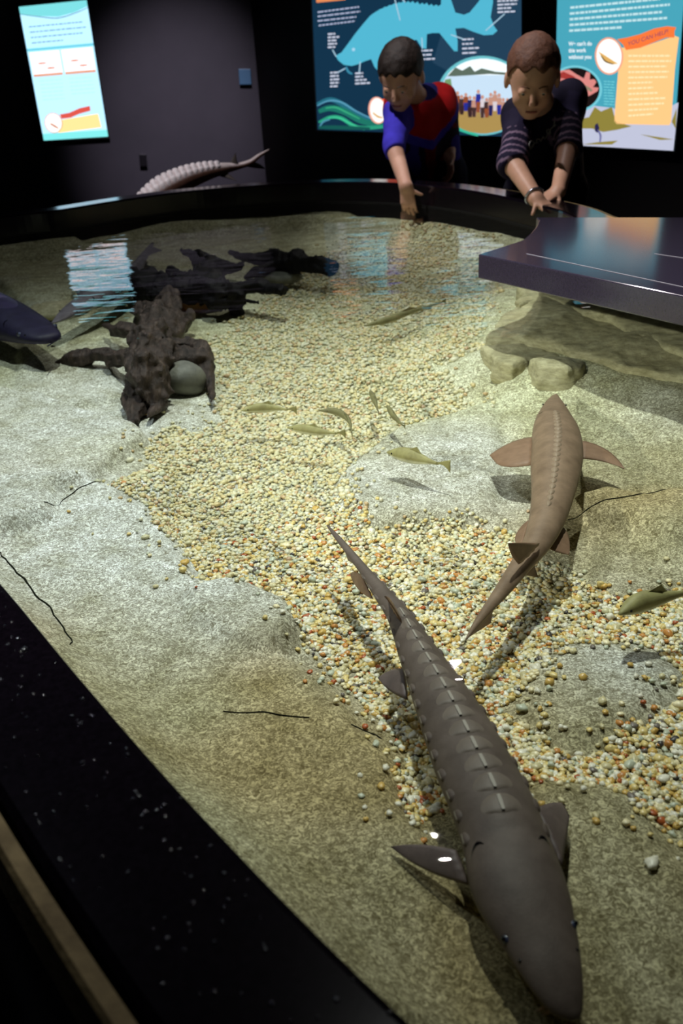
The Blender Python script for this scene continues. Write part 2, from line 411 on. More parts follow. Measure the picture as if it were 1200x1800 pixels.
v1 = noise(m, 240, 4, .7, coord(m), 1.5); v2 = noise(m, 26, 5, .6); v3 = noise(m, 900, 2)
c = mix(m, 1.0, a.outputs[0], ramp(m, v1.outputs[0], [(.37, (.42, .39, .30)), (.50, (.85, .85, .82)), (.61, (1.75, 1.78, 1.78))]), 'MULTIPLY')
c = mix(m, 1.0, c, ramp(m, v2.outputs[0], [(.3, (.72, .70, .60)), (.7, (1.2, 1.2, 1.22))]), 'MULTIPLY')
lk(m, c, bsdf(m).inputs['Base Color']); bump(m, v1.outputs[0], .6, .0015)
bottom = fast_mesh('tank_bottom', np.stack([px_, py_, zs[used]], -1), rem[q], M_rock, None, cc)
tag(bottom, 'pale olive and grey moulded rock bed lying under the water', 'rock bed', kind='structure')

def drape(px, w0, name='crack'):
    pts = catmull([P(x, y, ZB)[:2] for x, y in px], 10); n = len(pts)
    p3 = np.column_stack([pts, np.zeros(n)]); pts = pts+np.stack([vnoise(p3, 60, 31), vnoise(p3, 60, 32)], -1)*.008
    z, _ = ground(pts[:, 0], pts[:, 1]); V = []; F = []
    for i in range(n):
        t = pts[min(i+1, n-1)]-pts[max(i-1, 0)]; t /= np.linalg.norm(t); s = np.array([t[1], -t[0]])
        ww = w0*(.35+.65*math.sin(math.pi*(i+.3)/n))*(1+.8*vnoise(p3[i:i+1], 90, 5)[0])
        for k in (-1, 1): V.append((*(pts[i]+s*ww*k), z[i]+.0012))
    for i in range(n-1): F.append((2*i, 2*i+1, 2*i+3, 2*i+2))
    o = mesh(name, V, F, M_crev, bottom); so = o.modifiers.new('s', 'SOLIDIFY'); so.thickness = .001; return o
for c_, cw in (([(-10, 975), (40, 1030), (100, 1110), (140, 1185)], .0009), ([(400, 1278), (480, 1282), (545, 1290)], .00025), ([(620, 1298), (650, 1298), (672, 1306)], .0004),
           ([(90, 915), (130, 880), (175, 855)], .0005), ([(1000, 905), (1100, 895), (1200, 860)], .0004), ([(625, 620), (660, 625), (700, 622)], .001), ([(860, 640), (885, 650), (900, 665)], .001)):
    drape(c_, cw)

# ------------------------------------------------------------------ gravel
ICO = []
def ico_lumps(V0, F0, pos, sc, ang, name, mat):
    n = len(pos); k = len(V0); V = np.repeat(V0[None], n, 0)*(1+.18*rng.standard_normal((n, k, 1)).clip(-1.2, 1.2))
    V = V*sc[:, None, :]; ca, sa = np.cos(ang), np.sin(ang)
    x = V[..., 0]*ca[:, None]-V[..., 1]*sa[:, None]; y = V[..., 0]*sa[:, None]+V[..., 1]*ca[:, None]
    V = np.stack([x, y, V[..., 2]], -1)+pos[:, None]
    F = F0[None]+(np.arange(n)*k)[:, None, None]
    return fast_mesh(name, V.reshape(-1, 3), F.reshape(-1, F0.shape[1]), mat)
t_ = (1+5**.5)/2
V0 = np.array([(-1,t_,0),(1,t_,0),(-1,-t_,0),(1,-t_,0),(0,-1,t_),(0,1,t_),(0,-1,-t_),(0,1,-t_),(t_,0,-1),(t_,0,1),(-t_,0,-1),(-t_,0,1)], float); V0 /= np.linalg.norm(V0[0])
F0 = np.array([(0,11,5),(0,5,1),(0,1,7),(0,7,10),(0,10,11),(1,5,9),(5,11,4),(11,10,2),(10,7,6),(7,1,8),(3,9,4),(3,4,2),(3,2,6),(3,6,8),(3,8,9),(4,9,5),(2,4,11),(6,2,10),(8,6,7),(9,8,1)])
def subdiv(V, F):
    V = list(map(tuple, V)); cache = {}; G = []
    def mid(a, b):
        k = (min(a, b), max(a, b))
        if k not in cache:
            p = np.array(V[a])+np.array(V[b]); p /= np.linalg.norm(p); cache[k] = len(V); V.append(tuple(p))
        return cache[k]
    for a, b, c in F:
        x, y, z = mid(a, b), mid(b, c), mid(c, a); G += [(a, x, z), (x, b, y), (z, y, c), (x, y, z)]
    return np.array(V), np.array(G)
V1, F1 = subdiv(V0, F0)
M_grav = material('mixed_pebbles', (.5, .4, .2), .35, .5)
m = M_grav; g = nd(m, 'ShaderNodeNewGeometry')
c = ramp(m, g.outputs['Random Per Island'], [(0, lin(236, 232, 214)), (.20, lin(214, 204, 160)), (.38, lin(226, 204, 134)), (.54, lin(212, 176, 96)), (.64, lin(194, 200, 178)),
     (.74, lin(244, 232, 190)), (.88, lin(204, 142, 74)), (.945, lin(176, 92, 46)), (.965, lin(120, 112, 104)), (.99, lin(70, 66, 64))])
c.node.color_ramp.interpolation = 'CONSTANT'
nn = noise(m, 300, 3); c = mix(m, 1.0, c, ramp(m, nn.outputs[0], [(.3, (.8, .78, .72)), (.7, (1.15, 1.15, 1.15))]), 'MULTIPLY'); lk(m, c, bsdf(m).inputs['Base Color'])
M_gravf = M_grav.copy(); M_gravf.name = 'veiled_pebbles'  # far copy: water veil and fine sand put into a paler colour
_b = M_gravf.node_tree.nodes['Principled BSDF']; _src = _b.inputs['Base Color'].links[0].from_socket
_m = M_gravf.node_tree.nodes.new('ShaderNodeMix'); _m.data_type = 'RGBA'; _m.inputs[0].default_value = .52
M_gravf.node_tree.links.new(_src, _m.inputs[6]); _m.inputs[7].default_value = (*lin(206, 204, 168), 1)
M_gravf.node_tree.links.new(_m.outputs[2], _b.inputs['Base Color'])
N = 420000
cx = rng.uniform(-.95, 1.0, N); cy = .25+2.5*rng.random(N)**1.35
z_, g_d = ground(cx, cy)
edge = g_d+.035*vnoise(np.stack([cx, cy, cx*0], -1), 22, 40)
keep = (edge < .0) | (rng.random(N) < .20*np.exp(-np.clip(edge, 0, 1)/.013)) 
keep &= (polysd(cx, cy, INN) < -.01)
keep &= (cy < .95) | (rng.random(N) < .75-.50*sstep(.9, 1.9, cy)+.5*vnoise(np.stack([cx, cy, cx*0], -1), 11, 44))
# thin with distance (finer stones resolve only near the camera)
cx, cy, z_ = cx[keep], cy[keep], z_[keep]; n = len(cx)
r = .0021*rng.uniform(.7, 1.4, n)*(1+.5*(rng.random(n) > .93))*(1+.35*sstep(.8, 1.8, cy))
sc = np.stack([r*rng.uniform(.9, 1.5, n), r, r*rng.uniform(.55, .9, n)], -1)
pos = np.stack([cx, cy, z_+r*.25+rng.uniform(0, .0022, n)], -1)
near = cy+.25*vnoise(np.stack([cx, cy, cx*0], -1), 9, 50)+rng.uniform(-.15, .15, len(cy)) < .92
ga = ico_lumps(V1, F1, pos[near], sc[near], rng.uniform(0, 6.28, near.sum()), 'gravel_bed', M_grav)
tag(ga, 'mixed white, yellow and rust pea gravel covering the nearer tank bottom', 'gravel', kind='stuff')
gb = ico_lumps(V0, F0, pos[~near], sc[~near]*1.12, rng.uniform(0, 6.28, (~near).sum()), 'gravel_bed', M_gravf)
tag(gb, 'mixed pea gravel on the farther tank bottom behind the swimming sturgeons', 'gravel', kind='stuff')

# ------------------------------------------------------------------ submerged rocks
M_ledge = material('layered_rock', (.4, .4, .3), .8, .2)
m = M_ledge; v1 = noise(m, 60, 6, .7, coord(m, (1, 1, 3))); v2 = noise(m, 9, 4)
c = mix(m, v2.outputs[0], lin(160, 152, 110), lin(202, 198, 168)); c = mix(m, 1.0, c, ramp(m, v1.outputs[0], [(.3, (.55, .53, .45)), (.7, (1.25, 1.25, 1.25))]), 'MULTIPLY')
lk(m, c, bsdf(m).inputs['Base Color']); bump(m, v1.outputs[0], .7, .004)
def slab_rock(name, pts, ztop, zbot, label, cat='rock', seed=1, mat=None, par=None, tilt=0):
    pl = np.array([P(x, y, ztop)[:2] for x, y in pts])
    lo = np.array([*(pl.min(0)-.02), zbot-.01]); hi = np.array([*(pl.max(0)+.02), ztop+.03])
    zc = (ztop+zbot)/2; hh = (ztop-zbot)/2; cxy = pl.mean(0)
    def fn(p):
        d = polysd(p[:, 0], p[:, 1], pl)+.016*vnoise(p, 22, seed)+.007*vnoise(p, 70, seed+1)
        d2 = np.abs(p[:, 2]-zc-tilt*(p[:, 1]-cxy[1]))-hh+.020*vnoise(p*np.array([1, 1, .4]), 11, seed+2)+.005*vnoise(p, 60, seed+3)
        return smax(d, d2, .008)
    V, F = sdf_mesh(fn, lo, hi, .005, .02)
    o = fast_mesh(name, V, F, mat or M_ledge); tag(o, label, cat); return o
slab_rock('rock_ledge', [(852, 588), (886, 552), (905, 540), (956, 517), (1000, 530), (1075, 560), (1183, 605), (1290, 645), (1290, 680), (1184, 652), (1105, 638), (1035, 622), (991, 612), (972, 603), (924, 596)], .656, .57,
          'long olive rock ledge with dark cracked front edge, under the stone counter', seed=3)
slab_rock('rock_ledge', [(905, 540), (912, 505), (950, 490), (1060, 500), (1290, 590), (1290, 655), (1183, 607), (1075, 562), (956, 517)], .668, .57,
          'shadowed dark rock ledge farthest back beneath the stone counter', seed=8)
slab_rock('rock_slab', [(925, 628), (1030, 630), (1028, 645), (1000, 655), (945, 652)], .648, .58,
          'small flat pale rock slab in front of the cracked ledge', seed=12)
slab_rock('rock_slab', [(846, 604), (920, 602), (968, 610), (990, 622), (925, 626), (900, 640), (870, 632)], .646, .58,
          'low yellowish rock slab at the left end of the cracked ledge', seed=15)
def cobble(name, c, r, label, mat, seed=1):
    c = np.array(c); r = np.array(r)
    V, F = sdf_mesh(lambda p: ell(p, c, r)+.012*vnoise(p, 30, seed), c-r-.015, c+r+.015, .004)
    o = fast_mesh(name, V, F, mat); tag(o, label, 'stone'); return o
M_cob = noisy('grey_cobble', lin(88, 88, 82), lin(120, 120, 110), 30, .6, .3, .4)
M_cobo = noisy('ochre_cobble', lin(120, 100, 60), lin(150, 120, 66), 30, .6, .3, .4)
cobble('cobble', P(325, 668, .615), (.035, .035, .03), 'round grey cobble resting under the right arm of the driftwood', M_cob, 3)
cobble('cobble', P(262, 712, .60), (.020, .04, .016), 'ochre cobble between the front feet of the driftwood', M_cobo, 5)
cobble('cobble', P(352, 533, .62), (.055, .03, .02), 'orange brown stone beneath the black middle driftwood', noisy('orange_stone', lin(120, 90, 50), lin(165, 105, 55), 30), 7)
cobble('cobble', P(492, 487, .63), (.055, .03, .018), 'flat grey green stone beneath the farthest driftwood log', M_cob, 8)
cobble('cobble', P(105, 545, .615), (.075, .065, .018), 'broad pale olive stone beside the nose of the grey sturgeon', M_ledge, 9)

# ------------------------------------------------------------------ driftwood
M_wood = material('wet_driftwood', (.05, .035, .025), .5, .3)
m = M_wood; v1 = noise(m, 40, 6, .7, coord(m, (2.2, .8, 1))); v2 = noise(m, 120, 3)
lk(m, ramp(m, v1.outputs[0], [(.3, lin(26, 20, 17)), (.55, lin(66, 54, 48)), (.75, lin(104, 88, 78))]), bsdf(m).inputs['Base Color'])
bump(m, v1.outputs[0], .9, .008)
M_woodb = noisy('backlit_driftwood', lin(9, 8, 9), lin(17, 14, 15), 40, .65, .15, .6, 60, .006)  # black of the backlit silhouettes put into the wood colour
def driftwood(label, chains, mat, seed, cuts=()):
    caps = []
    for ch in chains:
        for a, b in zip(ch[:-1], ch[1:]):
            pa = P(a[0], a[1], max(a[3], .605)); pb = P(b[0], b[1], max(b[3], .605))
            caps.append((pa, pb, a[2]*1.12*depth(pa)/FPX, b[2]*1.12*depth(pb)/FPX))
    allp = np.array([c[0] for c in caps]+[c[1] for c in caps]); lo = allp.min(0)-.07; hi = allp.max(0)+.07
    hi[2] = min(hi[2], ZW+.05)
    def fn(p):
        w_ = p+.012*np.stack([vnoise(p, 26, seed+5), vnoise(p, 26, seed+6), vnoise(p, 26, seed+7)], -1)
        D = np.stack([cap(w_, a, b, r0, r1) for a, b, r0, r1 in caps]); k = D.argmin(0); d = D[0]
        for e in D[1:]: d = smin(d, e, .007)
        A = np.array([c[0] for c in caps])[k]; Bx = np.array([c[1] for c in caps])[k]; rl = np.array([(c[2]+c[3])/2 for c in caps])[k]
        ax = Bx-A; ax /= np.linalg.norm(ax, axis=1)[:, None]; q_ = w_-A; q_ = q_-ax*(q_*ax).sum(1)[:, None]
        e1 = np.cross(ax, [0.1, .05, 1.]); e1 /= np.linalg.norm(e1, axis=1)[:, None]; e2 = np.cross(ax, e1)
        phi = np.arctan2((q_*e2).sum(1), (q_*e1).sum(1))
        gr = np.sin(5*phi+7*vnoise(p, 16, seed+9))
        return d+rl*(.13*gr+.75*vnoise(p, 26, seed+2)+.50*vnoise(p, 60, seed+1)+.30*vnoise(p, 140, seed+4))
    V, F = sdf_mesh(fn, lo, hi, .004, .02)
    o = fast_mesh('driftwood', V, F, mat); tag(o, label, 'driftwood', 'pieces of driftwood in the tank'); return o
driftwood('brown gnarled driftwood root with forked feet, nearest of the driftwood', [
    [(305, 515, 12, .65), (292, 545, 20, .66), (275, 585, 26, .655), (262, 625, 33, .65), (258, 668, 34, .64), (262, 690, 22, .625)],
    [(250, 550, 16, .64), (285, 570, 22, .65)], [(325, 560, 12, .64), (300, 585, 18, .65)],
    [(232, 585, 12, .645), (205, 580, 7, .64), (182, 572, 3, .63)], [(232, 630, 14, .64), (190, 624, 10, .63), (150, 627, 11, .62), (128, 632, 9, .61), (106, 637, 6, .605)],
    [(238, 670, 14, .63), (226, 705, 9, .60), (226, 745, 5, .575)], [(250, 690, 16, .62), (244, 715, 14, .59), (238, 738, 8, .575)],
    [(280, 685, 10, .61), (280, 712, 10, .585), (262, 733, 8, .575)],
    [(290, 605, 14, .65), (330, 600, 12, .65), (352, 612, 16, .645), (360, 645, 12, .625), (368, 680, 6, .59), (369, 710, 3, .575)],
    [(300, 635, 10, .64), (325, 630, 16, .64), (350, 630, 14, .64)]], M_wood, 5)
driftwood('backlit black spiky driftwood with broken branch to the right, middle of the driftwood', [
    [(225, 490, 14, .66), (262, 502, 24, .66), (300, 512, 20, .66), (345, 500, 24, .665), (385, 515, 24, .66), (415, 520, 18, .65)],
    [(410, 508, 12, .66), (460, 505, 10, .665), (497, 512, 7, .665)], [(410, 520, 14, .64), (416, 548, 9, .61)], [(400, 525, 10, .64), (450, 532, 4, .62)],
    [(345, 495, 18, .665), (375, 475, 16, .67), (345, 455, 9, .68), (320, 440, 3, .685)], [(370, 480, 14, .67), (420, 465, 5, .67)],
    [(345, 495, 14, .66), (298, 478, 6, .67)], [(300, 500, 10, .66), (255, 480, 6, .66), (220, 478, 3, .66)], [(240, 505, 16, .64), (245, 530, 10, .61)]], M_woodb, 9)
driftwood('backlit black driftwood log with blunt right end, farthest of the driftwood', [
    [(405, 447, 3, .672), (445, 455, 8, .67), (480, 456, 15, .665), (520, 462, 15, .665), (560, 466, 12, .665), (574, 470, 13, .66)],
    [(480, 465, 9, .66), (452, 480, 7, .65), (432, 490, 4, .64)], [(570, 470, 8, .66), (574, 480, 6, .64)]], M_woodb, 14)

# ------------------------------------------------------------------ fish
def sturgeon_mat(name, top, belly, nsc=45):
    m = material(name, top, .55, .3); a = nd(m, 'ShaderNodeVertexColor'); a.layer_name = 'col'
    n = noise(m, nsc, 6, .65); n2_ = noise(m, 700, 2)
    c = mix(m, a.outputs[0], tuple(top), tuple(belly))
    c = mix(m, 1.0, c, ramp(m, n.outputs[0], [(.3, (.74, .70, .68)), (.7, (1.26, 1.24, 1.24))]), 'MULTIPLY')
    lk(m, c, bsdf(m).inputs['Base Color']); bump(m, n2_.outputs[0], .18, .0008); return m
class Body:
    def __init__(s, pts, hr, n=90):
        # pts: (pixel x, pixel y, half width px, z) nose first
        c = [P(x, y, z) for x, y, hw, z in pts]; ww = [hw*depth(p)/FPX for (x, y, hw, z), p in zip(pts, c)]
        raw = np.column_stack([c, ww]); dense = catmull(raw, 12)
        L = np.r_[0, np.cumsum(np.linalg.norm(np.diff(dense[:, :3], axis=0), axis=1))]
        s.len = L[-1]; u = np.linspace(0, 1, n); s.n = n
        s.c = np.stack([np.interp(u*s.len, L, dense[:, k]) for k in range(3)], -1); s.w = np.interp(u*s.len, L, dense[:, 3]).clip(.0008)
        T = np.gradient(s.c, axis=0); T /= np.linalg.norm(T, axis=1)[:, None]; s.T = T
        Sd = np.cross(T, [0, 0, 1]); Sd /= np.linalg.norm(Sd, axis=1)[:, None]; s.S = Sd; s.U = np.cross(Sd, T)
        s.hr = hr
    def at(s, u, th, lift=0):      # th: 0 = one side, pi/2 = back
        f = np.clip(u, 0, 1)*(s.n-1); i = min(int(f), s.n-2); t = f-i; L = lambda a: a[i]*(1-t)+a[i+1]*t
        w_ = L(s.w); hr = s.hr(u); ct, st = math.cos(th), math.sin(th)
        x = w_*math.copysign(abs(ct)**.88, ct); z = w_*hr*(math.copysign(abs(st)**.95, st)) if st > 0 else w_*hr*.8*st
        if st > 0 and u > .2: z += w_*.06*max(0, st)**8
        nrm = L(s.S)*ct*hr+L(s.U)*st; nrm /= np.linalg.norm(nrm)
        return L(s.c)+L(s.S)*x+L(s.U)*z+nrm*lift
def fin(name, A, B, T, mat, parent, ca=None, cb=None, th=.0016, nu=10, nv=8, trail=None):
    A, B, T = map(lambda v: np.asarray(v, float), (A, B, T)); root = B-A
    ca = (A+T)/2 if ca is None else np.asarray(ca, float); cb = (B+T)/2 if cb is None else np.asarray(cb, float)
    nrm = np.cross(B-A, T-A); nrm /= np.linalg.norm(nrm)+1e-9
    T2 = T if trail is None else np.asarray(trail, float)
    V = []; F = []
    for side in (1, -1):
        for i in range(nu+1):
            u = i/nu; pa = (1-u)**2*A+2*u*(1-u)*ca+u*u*T; pb = (1-u)**2*B+2*u*(1-u)*cb+u*u*T2
            for j in range(nv+1):
                v = j/nv; tk = th*(1-.75*u)*math.sin(math.pi*min(max(v, .02), .98))**.5
                V.append(pa*(1-v)+pb*v+nrm*side*tk+nrm*.00045*math.cos(v*math.pi*nv)*(1-u*.3))
    k = (nu+1)*(nv+1); g = lambda s, i, j: s*k+i*(nv+1)+j
    for i in range(nu):
        for j in range(nv):
            F.append((g(0, i, j), g(0, i, j+1), g(0, i+1, j+1), g(0, i+1, j)))
            F.append((g(1, i, j), g(1, i+1, j), g(1, i+1, j+1), g(1, i, j+1)))
    for i in range(nu):
        F.append((g(0, i, 0), g(0, i+1, 0), g(1, i+1, 0), g(1, i, 0))); F.append((g(0, i, nv), g(1, i, nv), g(1, i+1, nv), g(0, i+1, nv)))
    for j in range(nv):
        F.append((g(0, 0, j), g(1, 0, j), g(1, 0, j+1), g(0, 0, j+1))); F.append((g(0, nu, j), g(0, nu, j+1), g(1, nu, j+1), g(1, nu, j)))
    return mesh(name, V, F, mat, parent)
M_eye = material('fish_eye', lin(60, 66, 90), .12, .8)
M_pup = material('fish_pupil', (.004, .004, .006), .1, .8)
def body_mesh(b, mat, parent, seg=40, name='body', belly_from=-.15):
    V = []; F = []; C_ = []
    for i in range(b.n):
        for k in range(seg):
            th = 2*math.pi*k/seg; V.append(b.at(i/(b.n-1), th)); s_ = math.sin(th)
            C_.append((min(max((belly_from+.12-s_)/.3, 0), 1),)*3)
    for i in range(b.n-1):
        for k in range(seg): F.append((i*seg+k, i*seg+(k+1) % seg, (i+1)*seg+(k+1) % seg, (i+1)*seg+k))
    F.append(tuple(range(seg))[::-1]); F.append(tuple((b.n-1)*seg+k for k in range(seg)))
    return mesh(name, V, F, mat, parent, True, np.array(C_))
def scute(b, u, th, du, dth, mat, parent, lift=.0016, keelmat=None, kw=.06):
    NU, NV = 8, 6; V = []; F = []
    for i in range(NU+1):
        a = -1+2*i/NU
        for j in range(NV+1):
            e = -1+2*j/NV; half = max(0., (1-abs(a)**2.2))**.6*(1-.28*a)
            lf = lift*(1-abs(e)**1.5)*(1-a*a*.6)+.0002
            if abs(a) > .99: lf = -.0003
            V.append(b.at(u+a*du, th+e*half*dth, lf if abs(e) < .99 else -.0002))
    for i in range(NU):
        for j in range(NV):
            p = i*(NV+1)+j; F.append((p, p+1, p+NV+2, p+NV+1))
    o = mesh('scute', V, F, mat, parent)
    if keelmat:
        K = []; FK = []
        for i in range(5):
            a = -.8+1.4*i/4
            for e in (-1, 1): K.append(b.at(u+a*du, th+e*kw*.5*(1-abs(a)*.3), lift+.0007))
        for e in range(4): FK.append((2*e, 2*e+1, 2*e+3, 2*e+2))
        mesh('keel', K, FK, keelmat, o)
    return o
def hr_sturgeon(u): return float(np.interp(u, [0, .03, .08, .16, .3, .7, .9, 1], [.5, .42, .50, .62, .70, .78, .8, .9]))
def blend(col, f): return tuple(c*f for c in col)

SK = lin(96, 85, 78)
M_st1 = sturgeon_mat('brown_sturgeon_skin', SK, lin(150, 142, 112))
M_sc1 = noisy('sturgeon_scute', lin(112, 101, 92), lin(124, 112, 102), 60, .5, .3, .1)
M_keel = material('scute_keel', lin(158, 150, 138), .5)
M_fin1 = noisy('sturgeon_fin', lin(92, 80, 78), lin(112, 98, 94), 60, .5, .3, .1)
M_finb = noisy('brown_fin', lin(120, 94, 74), lin(140, 112, 90), 60, .5, .3, .1)
def sturgeon(label, pts, mats, det=True, scutes=(11, .30, .78), loc=None, hr=hr_sturgeon, n=90, dz=.0, group=None, eyeu=.085, gillu=.165, sw=.42):
    msk, msc, mfin = mats
    b = Body(pts, hr, n); root = empty('sturgeon', tuple(b.c[b.n//2]), label, 'fish', group)
    body = body_mesh(b, msk, root)
    if scutes:
        k, u0, u1 = scutes
        for i in range(k):
            u = u0+(u1-u0)*i/(k-1); du = (u1-u0)/(k-1)*.47
            scute(b, u, math.pi/2, du, sw, msc, root, .0016*b.w.max()/.033, M_keel if det else None)
        if det:
            for sd in (0, 1):
                for i in range(18):
                    u = .20+.60*i/17; th = (.38 if sd else math.pi-.38)
                    scute(b, u, th, .010, .19, msk, root, .0016, M_keel, kw=.045)
    for th in (.42, math.pi-.42):
        p = b.at(eyeu, th, -.0015); r = b.w[int(eyeu*b.n)]*.13
        V, F = V1*r+p, F1; e = mesh('eye', V, F, M_eye, root)
        mesh('pupil', V1*r*.6+b.at(eyeu, th, r*.35), F1, M_pup, e)
        q = b.at(eyeu*.70, th+(.1 if th < 1 else -.1), -.0004); mesh('nostril', V1*r*.42+q, F1, M_pup, root)
        g = []; gf = []
        for i in range(9):
            a = -1+2*i/8; tt = (.72+.26*a) if th < 1 else math.pi-(.72+.26*a)
            uu = gillu+.010*(1-a*a)+.006*a
            for e_ in (-1, 1): g.append(b.at(uu+e_*.0022*(1-a*a*.9), tt, .0004))
        for i in range(8): gf.append((2*i, 2*i+1, 2*i+3, 2*i+2))
        mesh('gill_slit', g, gf, M_pup, root)
    return root, b
# near sturgeon
Z1 = .650
n1pts = [(1011, 1793, 8, .640), (1006, 1783, 21, .640), (994, 1762, 36, .642), (973, 1713, 53, .646), (951, 1657, 67, .648), (928, 1601, 80, .650), (908, 1550, 84, .651), (891, 1490, 77, .652),
         (866, 1420, 74, .652), (833, 1350, 69, .651), (801, 1280, 60, .650), (769, 1215, 48, .650), (735, 1150, 35, .650), (702, 1085, 22, .652), (668, 1040, 15, .652),
         (640, 1003, 9.5, .652), (612, 968, 7, .654), (592, 944, 5, .655), (575, 924, 1.5, .655)]
s1, b1 = sturgeon('large brown sturgeon with pale-keeled scutes, head toward the bottom right corner', n1pts, (M_st1, M_sc1, M_fin1), True, (14, .225, .655), n=160, eyeu=.083, gillu=.172, sw=.46)
fin('pectoral_fin', P(800, 1494, .648), P(824, 1556, .640), P(686, 1488, .626), M_fin1, s1, P(740, 1478, .64), P(735, 1534, .63), .0025)
fin('pectoral_fin', P(940, 1422, .648), P(986, 1522, .640), P(988, 1412, .628), M_fin1, s1, P(968, 1408, .64), P(996, 1470, .63), .0025, trail=P(1000, 1434, .628))
fin('pelvic_fin', P(709, 1175, .640), P(716, 1230, .636), P(664, 1192, .622), M_fin1, s1, P(685, 1172, .63), P(680, 1218, .625), .0018)
fin('anal_fin', P(634, 1010, .644), P(654, 1053, .640), P(616, 1008, .622), M_finb, s1, P(620, 1002, .636), P(622, 1040, .625), .0014)
fin('dorsal_fin', P(683, 1058, .658), P(706, 1094, .662), P(676, 1048, .693), M_finb, s1, P(688, 1050, .68), P(694, 1070, .68), .0014)
fin('tail_fin', P(640, 1000, .652), P(600, 950, .654), P(612, 985, .625), M_fin1, s1, None, None, .0012)
for dx, dy in ((958, 1770), (968, 1776), (1000, 1800), (1008, 1800)):
    tube('barbel', [P(dx, dy, .632), P(dx-8, dy+4, .624), P(dx-16, dy+8, .615)], [.0012, .0009, .0004], M_finb, s1)
# second sturgeon
M_st2 = sturgeon_mat('tan_sturgeon_skin', lin(128, 108, 88), lin(170, 160, 120))
M_sc2 = noisy('tan_scute', lin(136, 117, 97), lin(144, 126, 106), 60, .5, .3, .1)
n2pts = [(977, 693, 2, .640), (975, 700, 9, .640), (974, 714, 19, .641), (974, 738, 32, .643), (977, 762, 41, .645), (979, 790, 44, .646), (977, 820, 44, .646), (971, 870, 37, .646), (960, 917, 31, .646),
         (941, 960, 24, .646), (916, 993, 19, .647), (889, 1030, 15, .647), (859, 1068, 10, .648), (836, 1098, 6, .648), (819, 1124, 1.5, .648)]
s2, b2 = sturgeon('tan sturgeon seen from behind, swimming away in the middle right of the tank', n2pts, (M_st2, M_sc2, M_finb), False, (22, .20, .62), n=100, gillu=.17, eyeu=.09, sw=.13)
fin('pectoral_fin', P(936, 768, .642), P(937, 816, .640), P(860, 800, .628), M_finb, s2, P(895, 772, .635), P(880, 826, .635), .003, trail=P(870, 812, .628))
fin('pectoral_fin', P(1020, 775, .642), P(1021, 806, .640), P(1097, 824, .628), M_finb, s2, P(1075, 785, .64), P(1060, 808, .635), .003)
fin('pelvic_fin', P(932, 912, .640), P(916, 960, .638), P(905, 950, .628), M_finb, s2, P(908, 925, .632), P(906, 962, .632), .0018)
fin('pelvic_fin', P(985, 925, .640), P(965, 965, .638), P(1000, 975, .628), M_finb, s2, P(1004, 935, .632), P(985, 975, .632), .0018)
fin('dorsal_fin', P(948, 955, .660), P(912, 992, .660), P(893, 955, .690), M_finb, s2, P(920, 952, .68), P(896, 975, .675), .0016)
fin('anal_fin', P(935, 985, .640), P(915, 1010, .640), P(945, 1015, .620), M_finb, s2, None, None, .0014)
fin('tail_fin', P(868, 1052, .648), P(822, 1120, .648), P(862, 1095, .625), M_finb, s2, None, None, .0014)
# grey sturgeon beside the driftwood
M_st3 = sturgeon_mat('grey_sturgeon_skin', lin(96, 92, 98), lin(150, 148, 150))
M_sc3 = noisy('grey_scute', lin(104, 100, 106), lin(110, 106, 112), 60)
n3pts = [(a, b, c*1.35, d) for a, b, c, d in [(92, 568, 2, .655), (105, 561, 8, .656), (125, 548, 14, .658), (150, 534, 17, .66), (178, 519, 17, .66), (205, 502, 14, .66), (228, 484, 12, .662), (243, 466, 8, .664), (255, 447, 5, .666), (268, 428, 2, .668)]]
s3, b3 = sturgeon('slender grey sturgeon pointing lower left beside the black driftwood', n3pts, (M_st3, M_sc3, M_st3), False, (12, .3, .8), n=60)
fin('pectoral_fin', P(150, 545, .65), P(180, 528, .65), P(238, 514, .64), M_st3, s3, P(190, 540, .65), P(210, 515, .645), .003)
fin('pectoral_fin', P(140, 525, .65), P(165, 512, .65), P(128, 505, .64), M_st3, s3, None, None, .003)
fin('dorsal_fin', P(228, 482, .675), P(242, 466, .675), P(206, 478, .694), M_st3, s3, None, None, .0025)
fin('tail_fin', P(252, 452, .668), P(266, 432, .668), P(285, 440, .66), M_st3, s3, None, None, .002)
# sturgeon entering from the left; blue-purple reflection put into its skin colour
M_st4 = sturgeon_mat('violet_reflection_skin', lin(30, 27, 52), lin(50, 44, 74))
M_sc4 = noisy('violet_reflection_scute', lin(46, 42, 74), lin(50, 46, 80), 60)
n4pts = [(a, b, c*1.3, d-.004) for a, b, c, d in [(88, 598, 10, .668), (84, 595, 19, .668), (70, 589, 27, .668), (40, 577, 34, .667), (5, 565, 40, .666), (-40, 552, 45, .665), (-85, 545, 42, .664), (-125, 545, 32, .662), (-160, 552, 20, .662), (-190, 566, 9, .662), (-205, 580, 3, .668)]]
s4, b4 = sturgeon('dark sturgeon tinted by violet reflection, blunt snout, entering at the left edge', n4pts, (M_st4, M_sc4, M_st4), False, (10, .35, .8), n=60)
fin('pectoral_fin', P(-60, 560, .655), P(-20, 575, .655), P(-60, 620, .645), M_st4, s4, None, None, .003)
for (x0, y0, x1, y1) in ((80, 578, 96, 575), (84, 608, 108, 595)): tube('barbel', [P(x0, y0, .66), P((x0+x1)/2, (y0+y1)/2-1, .655), P(x1, y1, .65)], [.0016, .0012, .0007], M_st4, s4)

